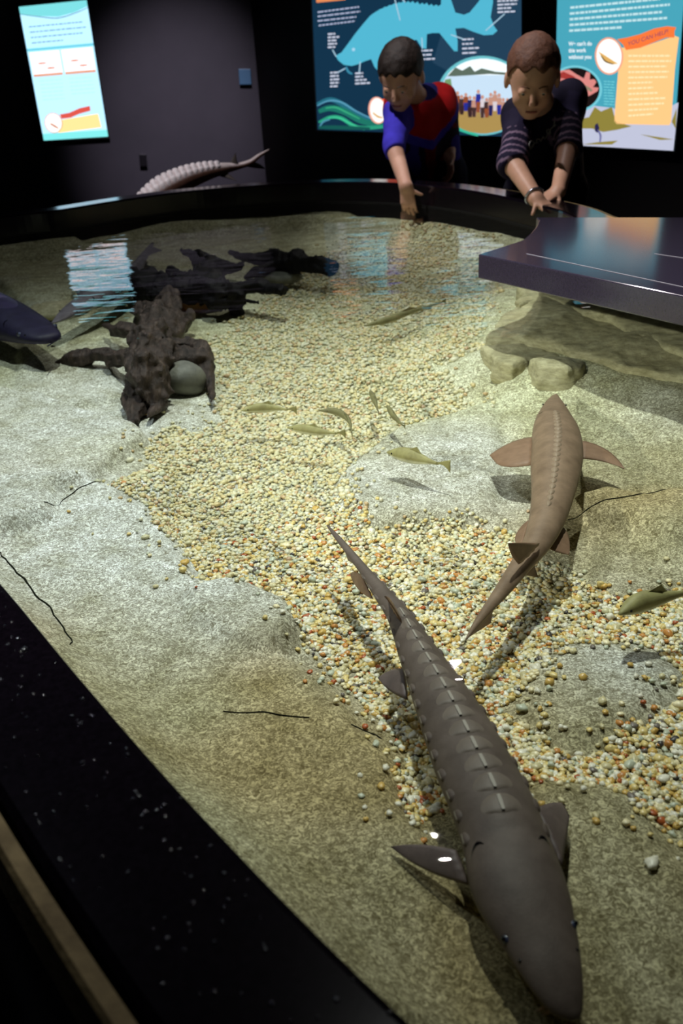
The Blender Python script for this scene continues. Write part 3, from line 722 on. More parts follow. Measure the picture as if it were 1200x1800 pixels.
# small fish
M_sm = sturgeon_mat('olive_fish_skin', lin(152, 149, 100), lin(196, 196, 165), 60)
M_smd = sturgeon_mat('dusky_fish_skin', lin(118, 116, 80), lin(150, 148, 110), 60)
def hr_small(u): return float(np.interp(u, [0, .15, .4, .8, 1], [.9, 1.1, 1.2, 1.3, 1.3]))
def small_fish(label, spine, hw, z, mat, group='small olive fish near the bottom'):
    prof = [.15, .55, .9, 1, .95, .75, .5, .28, .2]; sp = catmull([(*p, 0) for p in spine], 12)
    idx = np.linspace(0, len(sp)-1, 9); pts = [(np.interp(i, range(len(sp)), sp[:, 0]), np.interp(i, range(len(sp)), sp[:, 1]), hw*k, z) for i, k in zip(idx, prof)]
    b = Body(pts, hr_small, 30); root = empty('small_fish', tuple(b.c[15]), label, 'fish', group); body_mesh(b, mat, root, 16)
    p = b.c[-1]; t = b.T[-1]; U = b.U[-1]; r = b.w.max()
    fin('tail_fin', p+U*.2*r, p-U*.2*r, p+t*2.2*r+U*1.1*r, mat, root, None, None, .0008, 5, 5, trail=p+t*2.2*r-U*1.1*r)
    q = b.at(.4, math.pi/2, -.001); q2 = b.at(.7, math.pi/2, -.001)
    fin('dorsal_fin', q, q2, (q+q2)/2+b.T[16]*r*.4+U*r*.9, mat, root, None, None, .0006, 5, 5)
    for th in (.25, math.pi-.25):
        mesh('eye', V1*b.w.max()*.14+b.at(.12, th), F1, M_pup, root)
    return root
small_fish('plump olive fish with dark shadow left of the tan sturgeon', [(680, 795), (710, 800), (740, 808), (768, 815)], 12, .635, M_sm)
small_fish('large olive fish cut by the right edge above the gravel', [(1088, 1080), (1120, 1062), (1160, 1052), (1215, 1040)], 17, .640, M_sm)
small_fish('olive fish facing left just right of the driftwood foot', [(425, 722), (455, 718), (480, 718), (505, 720)], 8, .632, M_sm)
small_fish('olive fish drifting low over gravel between driftwood foot and plump fish', [(505, 752), (535, 755), (565, 760), (590, 762)], 8, .632, M_sm)
small_fish('curved dusky fish above the low drifting olive fish', [(560, 722), (590, 724), (612, 738), (618, 760)], 6, .632, M_smd)
small_fish('narrow dusky fish pointing away in mid tank', [(650, 686), (658, 704), (664, 722)], 5, .632, M_smd)
small_fish('narrow dusky fish just above the plump olive fish', [(680, 712), (692, 732), (708, 748)], 5, .632, M_smd)
small_fish('long thin dark green fish in the far gravel near the counter', [(640, 573), (680, 563), (720, 549), (775, 532)], 6, .636, M_smd)

# ------------------------------------------------------------------ stone counter over the water
cnt = empty('stone_counter', (.7, 1.4, .76), 'thick purple grey stone counter overhanging the tank on the right', 'counter')
SL = [(.251, 1.485), (.300, 1.535), (.345, 1.583), (.372, 1.643), (.398, 1.71), (.417, 1.775), (.419, 1.807), (.674, 1.711), (1.18, 1.52), (1.30, 1.2), (1.25, .50), (1.0, .281), (.463, 1.144)]
def prism(name, pts, z0, z1, mat, parent, bev=.002):
    n = len(pts); V = [(*p, z0) for p in pts]+[(*p, z1) for p in pts]
    F = [tuple(range(n)), tuple(range(n, 2*n))[::-1]]+[(i, i+n, (i+1) % n+n, (i+1) % n) for i in range(n)]
    o = mesh(name, V, F, mat, parent, False); m_ = o.modifiers.new('b', 'BEVEL'); m_.width = bev; m_.segments = 2; return o
prism('counter_top', SL, .7605, .80, M_slab, cnt)
def seam(a, b, w_=.0007):
    a = P(*a, .8003); b = P(*b, .8003); t = (b-a)/np.linalg.norm(b-a); s = np.cross(t, [0, 0, 1])*w_
    V = [a-s, b-s, b+s, a+s]; V = V+[v+np.array([0, 0, .0003]) for v in V]
    mesh('seam', V, [(0,3,2,1),(4,5,6,7),(0,1,5,4),(1,2,6,5),(2,3,7,6),(3,0,4,7)], M_line, cnt, False)
seam((925, 446), (1260, 517)); seam((1150, 446), (1260, 462))

# ------------------------------------------------------------------ droplets
k = 260; ss = rng.random(k)*.75; dd = rng.uniform(.004, RW-.006, k)
idx = (rng.random(k)*24).astype(int); idx = np.where(rng.random(k) < .35, -1-(rng.random(k)*16).astype(int), idx)
base = INN[idx % len(INN)]; nb_ = offset(INN, 1.0)[idx % len(INN)]-base
tt_ = INN[(idx+1) % len(INN)]-base
pos = np.column_stack([base+nb_*dd[:, None]+tt_*rng.random(k)[:, None], np.full(k, ZR)])
rr = .0010*rng.uniform(.5, 1.6, k); rr[:8] *= 2
M_drop = material('water_droplet', (.01, .01, .015), .12, 1.0)
M_drop.node_tree.nodes['Principled BSDF'].inputs['Transmission Weight'].default_value = .0
dr = ico_lumps(V1, F1, pos, np.stack([rr, rr, rr*.7], -1), rng.uniform(0, 6, k), 'water_droplets', M_drop)
tag(dr, 'tiny glinting water droplets scattered over the near black rim', 'droplets', kind='stuff')

# ------------------------------------------------------------------ spotlights and track
for nm, loc, tgt, W_, col, rad, ang, bl in LAMPS:
    loc = Vector(loc); d = (Vector(tgt)-loc).normalized()
    lab = {'key': 'black ceiling spotlight straight above the tank middle', 'main': 'black ceiling spotlight beyond the stone counter, aimed at the tank', 'boys': 'black ceiling spotlight aimed at the two boys', 'sculpture': 'black ceiling spotlight aimed at the sturgeon sculpture', 'side': 'added unseen fill spotlight far back on the left behind the viewer', 'far': 'black ceiling spotlight behind the two boys', 'left': 'black ceiling spotlight over the left side of the tank',
           'wall': 'black ceiling spotlight aimed at the dark back wall'}[nm]
    root = empty('ceiling_spotlight', loc, lab, 'spotlight')
    L = bpy.data.lights.new('lamp_light', 'SPOT'); L.energy = W_; L.color = col; L.shadow_soft_size = rad; L.spot_size = math.radians(ang); L.spot_blend = bl
    lo = bpy.data.objects.new('lamp_light', L); COL.objects.link(lo); lo.parent = root
    lo.rotation_euler = d.to_track_quat('-Z', 'Y').to_euler()
    l = np.array(loc); dn = np.array(d)
    tube('housing', [l-dn*.16, l-dn*.15, l-dn*.02-dn*.02], [.03, .055, .062], M_black, root, 20)
    tube('stem', [l-dn*.10, np.array([l[0], l[1], 3.10])], .008, M_black, root)

# ------------------------------------------------------------------ illuminated panels
def art(parent, name, pts, mat, off, fn, z=0):
    V = [fn(x, y, off) for x, y in pts]; o = mesh(name, V, [tuple(range(len(V)))], mat, parent, False); return o
def rows(parent, fn, off, lines, mat, thick=2.6, name='text_lines'):
    V = []; F = []
    for (x0, y0, x1, y1) in lines:              # word-like dashes
        L = math.hypot(x1-x0, y1-y0); t = 0
        while t < L:
            wl = random.uniform(4, 11); e = min(t+wl, L); a, b_ = t/L, e/L
            q = [(x0+(x1-x0)*a, y0+(y1-y0)*a), (x0+(x1-x0)*b_, y0+(y1-y0)*b_)]
            k = len(V); hh = thick/2
            V += [fn(q[0][0], q[0][1]-hh, off), fn(q[1][0], q[1][1]-hh, off), fn(q[1][0], q[1][1]+hh, off), fn(q[0][0], q[0][1]+hh, off)]
            F.append((k, k+1, k+2, k+3)); t = e+1.4
    return mesh(name, V, F, mat, parent, False)
def oval(cx, cy, rx, ry, n=36, rot=0):
    return [(cx+rx*math.cos(a)*math.cos(rot)-ry*math.sin(a)*math.sin(rot), cy+rx*math.cos(a)*math.sin(rot)+ry*math.sin(a)*math.cos(rot)) for a in np.linspace(0, 2*math.pi, n, endpoint=False)]
def case(parent, corners, fn, depth_, mat, grow=3, name='case'):
    c = np.mean(corners, 0); g = [(x+np.sign(x-c[0])*grow, y+np.sign(y-c[1])*grow) for x, y in corners]
    V = [fn(x, y, .0) for x, y in g]+[fn(x, y, depth_-.002) for x, y in g]; 
    F = [(0,3,2,1),(4,5,6,7),(0,1,5,4),(1,2,6,5),(2,3,7,6),(3,0,4,7)]
    return mesh(name, V, F, mat, parent, False)
def stroke(parent, name, pts, wd, mat, off, fn, n=8):
    p = catmull(pts, n); V = []; F = []
    for i in range(len(p)):
        t = p[min(i+1, len(p)-1)]-p[max(i-1, 0)]; t = t/(np.linalg.norm(t)+1e-9); f = wd*(.5+.5*math.sin(math.pi*(i+1)/(len(p)+1)))
        for k in (-1, 1): q_ = p[i]+np.array([-t[1], t[0]])*k*f/2; V.append(fn(q_[0], q_[1], off))
    for i in range(len(p)-1): F.append((2*i, 2*i+1, 2*i+3, 2*i+2))
    return mesh(name, V, F, mat, parent, False)
def text_on(parent, s, x, y, hpx, slope, mat, off, fn, name='lettering', bold=.02, wpx=None):
    cu = bpy.data.curves.new(name, 'FONT'); cu.body = s; cu.size = 1; cu.offset = bold; cu.align_x = 'LEFT'
    tmp = bpy.data.objects.new('tmp', cu); COL.objects.link(tmp); bpy.context.view_layer.update()
    me = bpy.data.meshes.new_from_object(tmp.evaluated_get(bpy.context.evaluated_depsgraph_get()))
    co = np.array([v.co[:] for v in me.vertices]); W0 = co[:, 0].max(); kx = (wpx/W0) if wpx else hpx*1.0
    V = [fn(x+c[0]*kx, y+c[0]*kx*slope-c[1]*hpx, off) for c in co]; F = [tuple(p.vertices) for p in me.polygons]
    bpy.data.objects.remove(tmp); bpy.data.meshes.remove(me); bpy.data.curves.remove(cu)
    return mesh(name, V, F, mat, parent, False)
TH = .035
o1, o2, o3, o4, o5 = TH, TH+.0012, TH+.0024, TH+.0036, TH+.0048
# left panel (back wall)
fnb = backpt
lp = empty('wall_panel', tuple(backpt(112, 130)), 'narrow pale blue lit sign panel on the dark wall at upper left', 'sign')
LC = [(33, 12), (152, 0), (190, 240), (77, 247)]
case(lp, LC, fnb, TH, M_black)
LS = 1.6
def e_(r, g, b, st=1.0): return emis((r, g, b), st)
art(lp, 'lit_face', LC, e_(168, 216, 240, LS), o1, fnb)
def lq(u, v): # bilinear in left panel
    a = np.array(LC, float); return tuple((a[0]*(1-u)+a[1]*u)*(1-v)+(a[3]*(1-u)+a[2]*u)*v)
def lquad(u0, v0, u1, v1): return [lq(u0, v0), lq(u1, v0), lq(u1, v1), lq(u0, v1)]
art(lp, 'header_band', [lq(0, 0), lq(1, 0), lq(1, .045), lq(.8, .08), lq(.55, .10), lq(.3, .085), lq(0, .055)], e_(104, 186, 190, LS), o2, fnb)
stroke(lp, 'wave_line', [lq(0, .055), lq(.25, .085), lq(.55, .11), (140, 20), lq(1, .055)], 1.6, e_(60, 110, 130), o3, fnb)
art(lp, 'footer_band', lquad(0, .95, 1, 1), e_(110, 200, 200, LS), o2, fnb)
art(lp, 'divider_band', lquad(0, .315, 1, .335), e_(96, 178, 196, LS), o2, fnb)
for u0, u1 in ((.03, .47), (.51, .97)):
    art(lp, 'picture', lquad(u0, .345, u1, .52), e_(250, 238, 246, LS), o2, fnb)
    art(lp, 'picture_base', lquad(u0, .508, u1, .527), e_(240, 170, 140), o3, fnb)
    for vv in (.43, .47): art(lp, 'fish_mark', oval(*lq((u0+u1)/2+(vv-.45)*3, vv), 8, 1.6, 16, -.08), e_(226, 140, 100), o3, fnb)
rows(lp, fnb, o3, [(*lq(.09, .155+.04*i), *lq((.90, .93, .87, .56)[i], .155+.04*i)) for i in range(4)], e_(110, 150, 190), 2.0)
rows(lp, fnb, o3, [(*lq(.10, .56+.028*i), *lq(.44, .56+.028*i)) for i in range(6)]+[(*lq(.55, .56+.028*i), *lq(.9, .56+.028*i)) for i in range(5)], e_(150, 205, 225, LS), 1.4)
art(lp, 'orange_box', [lq(.25, .86), lq(.90, .83), lq(.92, .93), lq(.25, .95)], e_(255, 196, 130, LS), o2, fnb)
art(lp, 'red_ribbon', [(105, 201), (122, 198), (140, 190), (158, 186), (159, 195), (140, 200), (124, 207), (108, 209)], e_(232, 92, 80), o3, fnb)
art(lp, 'round_badge', oval(94, 216, 15.5, 18, 30, -.3), e_(240, 150, 130), o3, fnb); art(lp, 'round_badge_face', oval(94, 216, 14, 16.5, 30, -.3), e_(255, 246, 240, LS), o4, fnb)
stroke(lp, 'badge_fish', [(88, 217), (95, 221), (103, 226)], 3.5, e_(200, 120, 90), o5, fnb)

# middle panel (right wall)
fnw = wallpt
mp_ = empty('wall_panel', tuple(wallpt(735, 110)), 'dark teal lit sign panel with a blue sturgeon picture behind the two boys', 'sign')
MC = [(547.2, -20), (916, -20), (916, 241), (558, 228)]
case(mp_, MC, fnw, TH, M_black)
art(mp_, 'lit_face', MC, e_(20, 52, 76), o1, fnw)
art(mp_, 'dusky_corner', [(800, -20), (916, -20), (916, 240), (850, 160), (760, 110)], e_(36, 66, 90), o1+.0005, fnw)
art(mp_, 'orange_header', [(553, -20), (610, -20), (607, 0), (556, 5)], e_(230, 140, 90), o2, fnw)
# sturgeon picture
top = [(590, 98), (600, 92), (612, 76), (625, 58), (638, 42), (650, 28)]
for i in range(15):
    x = 655+i*8.2; y = 24-i*1.65+.09*(i-5)**2 if i < 13 else 6
    y = [24, 19, 15, 12, 9, 7, 5, 5, 5, 6, 8, 8, 10, 11, 11][i]; top += [(x, y), (x+5, y-3.2)]
top += [(775, 0), (783, -10), (790, -8), (800, 22), (815, 26), (825, 22), (840, 4), (852, -14), (866, -18), (866, 5), (862, 30), (868, 46), (874, 54), (866, 61), (850, 62), (832, 56), (815, 49), (800, 50)]
bot = [(804, 72), (804, 90), (798, 90), (785, 74), (772, 58), (760, 58), (750, 60), (749, 86), (741, 84), (732, 70), (726, 71), (716, 78), (705, 88), (690, 96), (668, 128), (658, 118), (652, 104), (640, 108), (632, 112), (618, 116), (604, 114), (594, 106)]
art(mp_, 'sturgeon_picture', top+bot, e_(84, 186, 214), o3, fnw)
art(mp_, 'sturgeon_eye', oval(621, 87, 3, 3, 14), e_(170, 215, 240), o4, fnw)
stroke(mp_, 'barbel_mark', [(608, 117), (612, 126), (619, 130)], 4, e_(60, 140, 170), o3, fnw)
rows(mp_, fnw, o4, [(558, 21.5, 631, 12), (558, 29, 633, 20), (558, 37, 626, 29.5), (560, 45, 624, 37)], e_(176, 186, 214), 2.6)
blocks = [((576, 60), (13, 20, 15, 16, 13), 5.8), ((580, 128), (15, 15, 16, 16, 13), 6), ((624, 129), (14, 14, 20, 26), 6), ((737, 89.5), (23, 22, 27), 7.5), ((812, 69.5), (20, 20, 30, 25), 8), ((874, 2), (36, 34, 24, 31), 6.5)]
for (bx, by), ws, dy in blocks: rows(mp_, fnw, o4, [(bx, by+dy*i, bx+w_, by+dy*i-w_*.05) for i, w_ in enumerate(ws)], e_(206, 212, 230), 3.0)
for l_ in ([(584, 87), (591, 100)], [(592, 128), (607, 120)], [(631, 128), (633, 108)], [(693, -4), (703, 36)], [(741, 66), (742, 86)], [(792, 61), (815, 69)], [(887, 24), (853, 54)], [(703, -6), (712, 4)]):
    stroke(mp_, 'pointer_line', l_, 2.2, e_(170, 205, 225), o4, fnw, 3)
for k, (cpts, col, wd) in enumerate([([(557, 183), (580, 175), (605, 185), (640, 206), (690, 214)], (40, 110, 130), 9), ([(557, 186), (578, 177), (600, 180), (625, 195), (660, 212)], (92, 160, 190), 3),
        ([(560, 196), (580, 190), (605, 196), (640, 214), (690, 222)], (32, 120, 104), 12), ([(572, 190), (590, 189), (610, 198), (632, 209)], (60, 176, 130), 3), ([(560, 215), (580, 206), (600, 208), (630, 224), (680, 222), (700, 218)], (46, 160, 126), 7),
        ([(576, 207), (595, 207), (615, 217), (640, 228)], (64, 200, 150), 3.5), ([(561, 224), (568, 214), (580, 210)], (80, 150, 176), 3), ([(560, 224), (590, 224), (650, 226)], (24, 90, 84), 7), ([(785, 216), (810, 228), (840, 238)], (60, 190, 160), 6)]):
    stroke(mp_, 'wave_mark', cpts, wd, e_(*col), o2+.0003*k, fnw)
art(mp_, 'red_ribbon', [(670, 174), (690, 173), (720, 166), (720, 195), (676, 206)], e_(240, 92, 50), o3, fnw)
art(mp_, 'round_badge', oval(663, 194, 16, 24, 30, -.12), e_(250, 180, 160), o4, fnw); art(mp_, 'round_badge_face', oval(664, 194, 13.5, 21.5, 30, -.12), e_(255, 250, 246, 1.2), o5, fnw)
stroke(mp_, 'badge_fish', [(655, 198), (664, 205), (672, 207)], 3.5, e_(226, 178, 110), o5+.001, fnw)
# oval photo of people on a riverbank
art(mp_, 'oval_border', oval(848, 168, 80, 70, 48, .02), e_(110, 196, 206), o3, fnw)
OV = oval(849, 169, 76, 66, 48, .02)
def clip_oval(pts):  # crude clip of a polygon into the oval
    out = []
    for x, y in pts:
        dx, dy = (x-849)/76, (y-169)/66; r_ = math.hypot(dx, dy); out.append((849+dx/r_*76, 169+dy/r_*66) if r_ > 1 else (x, y))
    return out
def band(y0, y1, n=14):
    def xs_(y): return 76*math.sqrt(max(0, 1-((y-169)/66)**2))
    L = [(849-xs_(y), y) for y in np.linspace(y0, y1, n)]; R_ = [(849+xs_(y), y) for y in np.linspace(y1, y0, n)]; return L+R_
art(mp_, 'photo_sky', band(103.2, 132), e_(236, 246, 250, 1.2), o4, fnw)
art(mp_, 'photo_river', band(132, 200), e_(196, 220, 240, 1.1), o4+.0001, fnw)
art(mp_, 'photo_sand', band(192, 234.8), e_(176, 146, 84), o4+.0002, fnw)
art(mp_, 'photo_far_bank', clip_oval([(786, 134), (800, 118), (812, 124), (826, 116), (834, 126), (846, 120), (870, 126), (920, 122), (920, 129), (860, 130), (800, 134)]), e_(96, 112, 100), o5, fnw)
art(mp_, 'photo_bush', clip_oval([(776, 165), (782, 140), (792, 138), (796, 165), (786, 172)]), e_(120, 160, 110), o5, fnw)
rnd = random.Random(3); pc = [(40, 40, 90), (60, 40, 40), (200, 150, 130), (40, 50, 150), (150, 80, 50), (220, 210, 215), (70, 50, 50)]
for i in range(17):
    x = 782+i*7.3; yy = 182+rnd.uniform(-8, 6)+(6 if i > 13 else 0); hh = rnd.uniform(17, 24); c1 = pc[rnd.randrange(7)]; c2 = pc[rnd.randrange(7)]
    art(mp_, 'photo_figure', clip_oval([(x-4, yy-hh*.4), (x+4, yy-hh*.4), (x+5, yy+hh*.2), (x+3, yy+hh), (x-3, yy+hh), (x-5, yy+hh*.2)]), e_(*c1), o5+.0004+.0001*i, fnw)
    art(mp_, 'photo_figure', clip_oval([(x-4, yy+hh*.2), (x+4, yy+hh*.2), (x+2.5, yy+hh), (x-3, yy+hh)]), e_(*c2), o5+.0022, fnw)
    art(mp_, 'photo_face', clip_oval(oval(x, yy-hh*.58, 2.8, 3.6, 10)), e_(206, 150, 130), o5+.0024, fnw)

# right panel
rp = empty('wall_panel', tuple(wallpt(1085, 120)), 'bright turquoise lit sign panel with an orange notice at upper right', 'sign')
RC = [(980, -20), (1212, -20), (1183, 265), (966, 253)]
RC = [(979.5, -20), (1203, -20), (1183, 265), (974, 252)]
case(rp, RC, fnw, TH, M_black)
art(rp, 'lit_face', RC, e_(74, 168, 190), o1, fnw)
art(rp, 'photo_snow', [(1012, 187), (1045, 186), (1078, 190), (1120, 215), (1192, 180), (1183, 265), (1020, 256)], e_(196, 200, 222), o2, fnw)
for sp in ([(1014, 210), (1035, 206), (1045, 188), (1056, 196), (1075, 188), (1082, 214), (1110, 222), (1085, 228), (1060, 232), (1040, 226), (1018, 226)], [(1124, 236), (1150, 240), (1184, 245), (1160, 246)], [(1022, 254), (1050, 250), (1086, 247), (1075, 254)], [(1180, 214), (1189, 190), (1187, 226)]):
    art(rp, 'photo_moss', sp, e_(146, 134, 62), o3, fnw)
art(rp, 'photo_hiker', [(1045, 220), (1050, 216), (1053, 225), (1050, 234), (1045, 230)], e_(44, 40, 80), o4, fnw)
stroke(rp, 'photo_hiker', [(1050, 228), (1055, 238), (1054, 250)], 3.5, e_(110, 110, 160), o4, fnw)
rows(rp, fnw, o3, [(1002, 13.5, 1160, -2), (1001, 24, 1177, 8), (1001, 34, 1163, 21), (1000.5, 44, 1172, 31.5), (1000, 54, 1092, 48)], e_(196, 232, 238), 4.2)
text_on(rp, "We can't do", 999, 80.5, 10, -.02, e_(240, 250, 255), o3, fnw, wpx=41, bold=.03)
text_on(rp, "this work", 999, 92, 10, -.02, e_(240, 250, 255), o3, fnw, wpx=31, bold=.03)
text_on(rp, "without you", 999, 103.5, 10, -.01, e_(240, 250, 255), o3, fnw, wpx=40, bold=.03)
art(rp, 'round_photo_border', oval(1011, 156, 47, 41, 40, .1), e_(120, 208, 222), o2+.0004, fnw)
art(rp, 'round_photo', [p for p in oval(1011, 156, 42.5, 37, 40, .1)], e_(30, 22, 22), o3, fnw)
art(rp, 'photo_hand', [(976, 130), (985, 124), (1000, 122), (1012, 130), (1026, 138), (1030, 126), (1037, 128), (1036, 140), (1044, 139), (1048, 144), (1042, 153), (1052, 154), (1050, 160), (1040, 166), (1028, 172), (1020, 178), (1016, 166), (1026, 160), (1012, 152), (995, 146), (978, 142)], e_(224, 140, 134), o4, fnw)
art(rp, 'photo_hand', [(976, 132), (990, 126), (1008, 134), (1016, 142), (1000, 140), (980, 136)], e_(170, 60, 56), o5, fnw)
stroke(rp, 'photo_fish', [(1010, 142), (1022, 150), (1034, 156), (1040, 160)], 6, e_(150, 136, 112), o5, fnw)
rows(rp, fnw, o3, [(1061, 143+5*i, 1080, 144+5*i) for i in range(9)], e_(130, 222, 228), 1.3)
art(rp, 'orange_notice', [(1090, 84), (1130, 82), (1186, 63), (1193, 66), (1192, 72), (1186, 120), (1179, 214), (1176, 220), (1083, 218), (1079, 214), (1084, 150)], e_(252, 196, 130, 1.15), o3, fnw)
art(rp, 'orange_ribbon', [(1084, 69), (1102, 66), (1125, 60), (1150, 50), (1172, 46), (1188, 48), (1185, 55), (1185, 66), (1170, 66), (1150, 74), (1125, 84), (1100, 88), (1094, 78)], e_(250, 122, 60, 1.05), o4, fnw)
text_on(rp, "YOU CAN HELP!", 1103, 81, 10.5, -.32, e_(120, 60, 110), o5, fnw, wpx=71, bold=.0)
rows(rp, fnw, o4, [(1104+.0*i, 98+9.6*i, (1178, 1180, 1172, 1176, 1174, 1148, 1150, 1158, 1172, 1170, 1160, 1152)[i]-.4*i, 98+9.3*i) for i in range(12)], e_(255, 226, 176, 1.15), 3)
art(rp, 'round_badge', oval(1070, 98.5, 25, 33, 36, -.05), e_(250, 170, 140), o5, fnw); art(rp, 'round_badge_face', oval(1070, 98.5, 22, 30, 36, -.05), e_(255, 252, 246, 1.2), o5+.0008, fnw)
art(rp, 'badge_fish', [(1051, 90), (1058, 102), (1068, 110), (1078, 113), (1086, 112), (1076, 106), (1064, 98)], e_(230, 180, 100), o5+.0016, fnw)
stroke(rp, 'badge_fish', [(1056, 98), (1064, 108), (1078, 113)], 2.6, e_(96, 70, 40), o5+.002, fnw)
# rename decorations stay children of their panels

# wall plates
def plate(x0, y0, x1, y1, label, mat, slant=3):
    V = [backpt(x0, y0, 0), backpt(x1, y0, 0), backpt(x1+slant, y1, 0), backpt(x0+slant, y1, 0), backpt(x0, y0, .03), backpt(x1, y0, .03), backpt(x1+slant, y1, .03), backpt(x0+slant, y1, .03)]
    V[4:] = [v+np.array([0, -.0, 0]) for v in V[4:]]
    o = mesh('wall_plate', V, [(0,1,2,3),(7,6,5,4),(0,4,5,1),(1,5,6,2),(2,6,7,3),(3,7,4,0)], mat, None, False)
    m_ = o.modifiers.new('b', 'BEVEL'); m_.width = .003; m_.segments = 2; tag(o, label, 'wall plate'); return o
plate(419, 121, 440, 149, 'small blue-lit square plate high on the back wall', material('blue_lit_plate', lin(70, 110, 140), .4), 2)  # blue light on the plate put into its colour
plate(244, 271, 257, 293, 'small black outlet plate low on the back wall', material('black_plate', (.004, .003, .005), .4), 2)

# ------------------------------------------------------------------ sturgeon sculpture behind the rim
M_bronze = sturgeon_mat('sculpture_brown', lin(196, 184, 184), lin(96, 66, 54)); M_pale = noisy('pale_scute', lin(214, 204, 206), lin(232, 222, 224), 60, .5)  # pale upper side: spotlight brightness put into the body colour
def Qz(x, y, Yv): return Q(x, y, Yv)
class BodyQ(Body):
    pass
def bodyq(pts, hr, n):
    c = np.array([Q(x, y, Yv) for x, y, hw, Yv in pts]); ww = [hw*depth(p)/FPX for (x, y, hw, Yv), p in zip(pts, c)]
    b = Body([(600, 900, 5, .5), (610, 900, 5, .5)], hr, n); dense = catmull(np.column_stack([c, ww]), 12)
    L = np.r_[0, np.cumsum(np.linalg.norm(np.diff(dense[:, :3], axis=0), axis=1))]; u = np.linspace(0, 1, n)
    b.len = L[-1]; b.c = np.stack([np.interp(u*L[-1], L, dense[:, k]) for k in range(3)], -1); b.w = np.interp(u*L[-1], L, dense[:, 3]).clip(.0008)
    T = np.gradient(b.c, axis=0); T /= np.linalg.norm(T, axis=1)[:, None]; Sd = np.cross(T, [0, 0, 1]); Sd /= np.linalg.norm(Sd, axis=1)[:, None]
    b.T = T; b.S = Sd; b.U = np.cross(Sd, T); return b
bq = bodyq([(196, 432, 3, 3.20), (212, 415, 12, 3.21), (235, 390, 20, 3.22), (262, 362, 24, 3.23), (290, 338, 25, 3.24), (325, 318, 21, 3.26), (360, 305, 16, 3.28), (395, 297, 10, 3.30), (418, 293, 6, 3.32), (440, 286, 5, 3.33), (456, 274, 3.5, 3.34), (473, 263, 1.2, 3.35)], lambda u: 1.0, 80)
sc_ = empty('sturgeon_sculpture', tuple(bq.c[40]), 'leaping sturgeon sculpture with white back scutes and dark forked tail behind the rim', 'sculpture')
body_mesh(bq, M_bronze, sc_, 28, belly_from=.42)
for i in range(16):
    u = .26+.44*i/15; scute(bq, u, math.pi/2-.15, .0150, .75, M_pale, sc_, .008, None)
for i in range(16):
    u = .26+.44*i/15; scute(bq, u, 2.35 if np.dot(bq.S[0], [0, -1, 0]) < 0 else .75, .014, .4, M_pale, sc_, .004, None)
M_dk = noisy('sculpture_dark_fin', lin(40, 30, 26), lin(54, 42, 36), 40)
fin('tail_fin', Q(430, 291, 3.33), Q(428, 293, 3.33), Q(476, 261, 3.35), M_dk, sc_, Q(445, 275, 3.34), Q(452, 284, 3.34), .004)
fin('tail_fin', Q(424, 290, 3.33), Q(436, 284, 3.33), Q(466, 297, 3.35), M_dk, sc_, Q(440, 296, 3.34), Q(456, 284, 3.34), .004)
fin('dorsal_fin', Q(400, 293, 3.31), Q(418, 292, 3.31), Q(414, 268, 3.32), M_dk, sc_, None, None, .004)
fin('pelvic_fin', Q(380, 308, 3.29), Q(400, 304, 3.29), Q(416, 318, 3.27), M_dk, sc_, None, None, .004)
fin('pectoral_fin', Q(262, 375, 3.20), Q(285, 360, 3.20), Q(310, 392, 3.14), M_dk, sc_, None, None, .004)
pz = bq.c[34]; tube('mount_post', [(pz[0], pz[1], 0), (pz[0], pz[1], pz[2])], .018, M_black, sc_, 14)
tube('mount_base', [(pz[0], pz[1], 0), (pz[0], pz[1], .02)], .12, M_black, sc_, 24)

# ------------------------------------------------------------------ people
def rot_from(fwd, up):
    f = np.array(fwd, float); f /= np.linalg.norm(f); r_ = np.cross(f, up); r_ /= np.linalg.norm(r_); u = np.cross(r_, f)
    return np.stack([r_, f, u], 1)          # columns: person's right, forward, up
M_lip = material('lips', lin(150, 84, 76), .5); M_eyew = material('eye_white', lin(190, 186, 180), .3)
def skin_mat(name, c1, c2):
    m = material(name, c1, .5, .35); b = bsdf(m)
    n = noise(m, 18, 4); lk(m, ramp(m, n.outputs[0], [(.3, c1), (.7, c2)]), b.inputs['Base Color'])
    b.inputs['Subsurface Weight'].default_value = .12; b.inputs['Subsurface Radius'].default_value = (.01, .004, .002); return m
def finger_chain(root, d, curl_axis, L, r, bends):
    pts = [np.array(root)]; dv = np.array(d)/np.linalg.norm(d); out = []
    for k, (fr_, bd) in enumerate(zip((.45, .31, .24), bends)):
        c_, s_ = math.cos(bd), math.sin(bd); ax = curl_axis
        dv = dv*c_+np.cross(ax, dv)*s_+ax*np.dot(ax, dv)*(1-c_); pts.append(pts[-1]+dv*L*fr_)
        out.append((pts[-2], pts[-1], r*(1-.10*k), r*(1-.10*(k+1))))
    return out
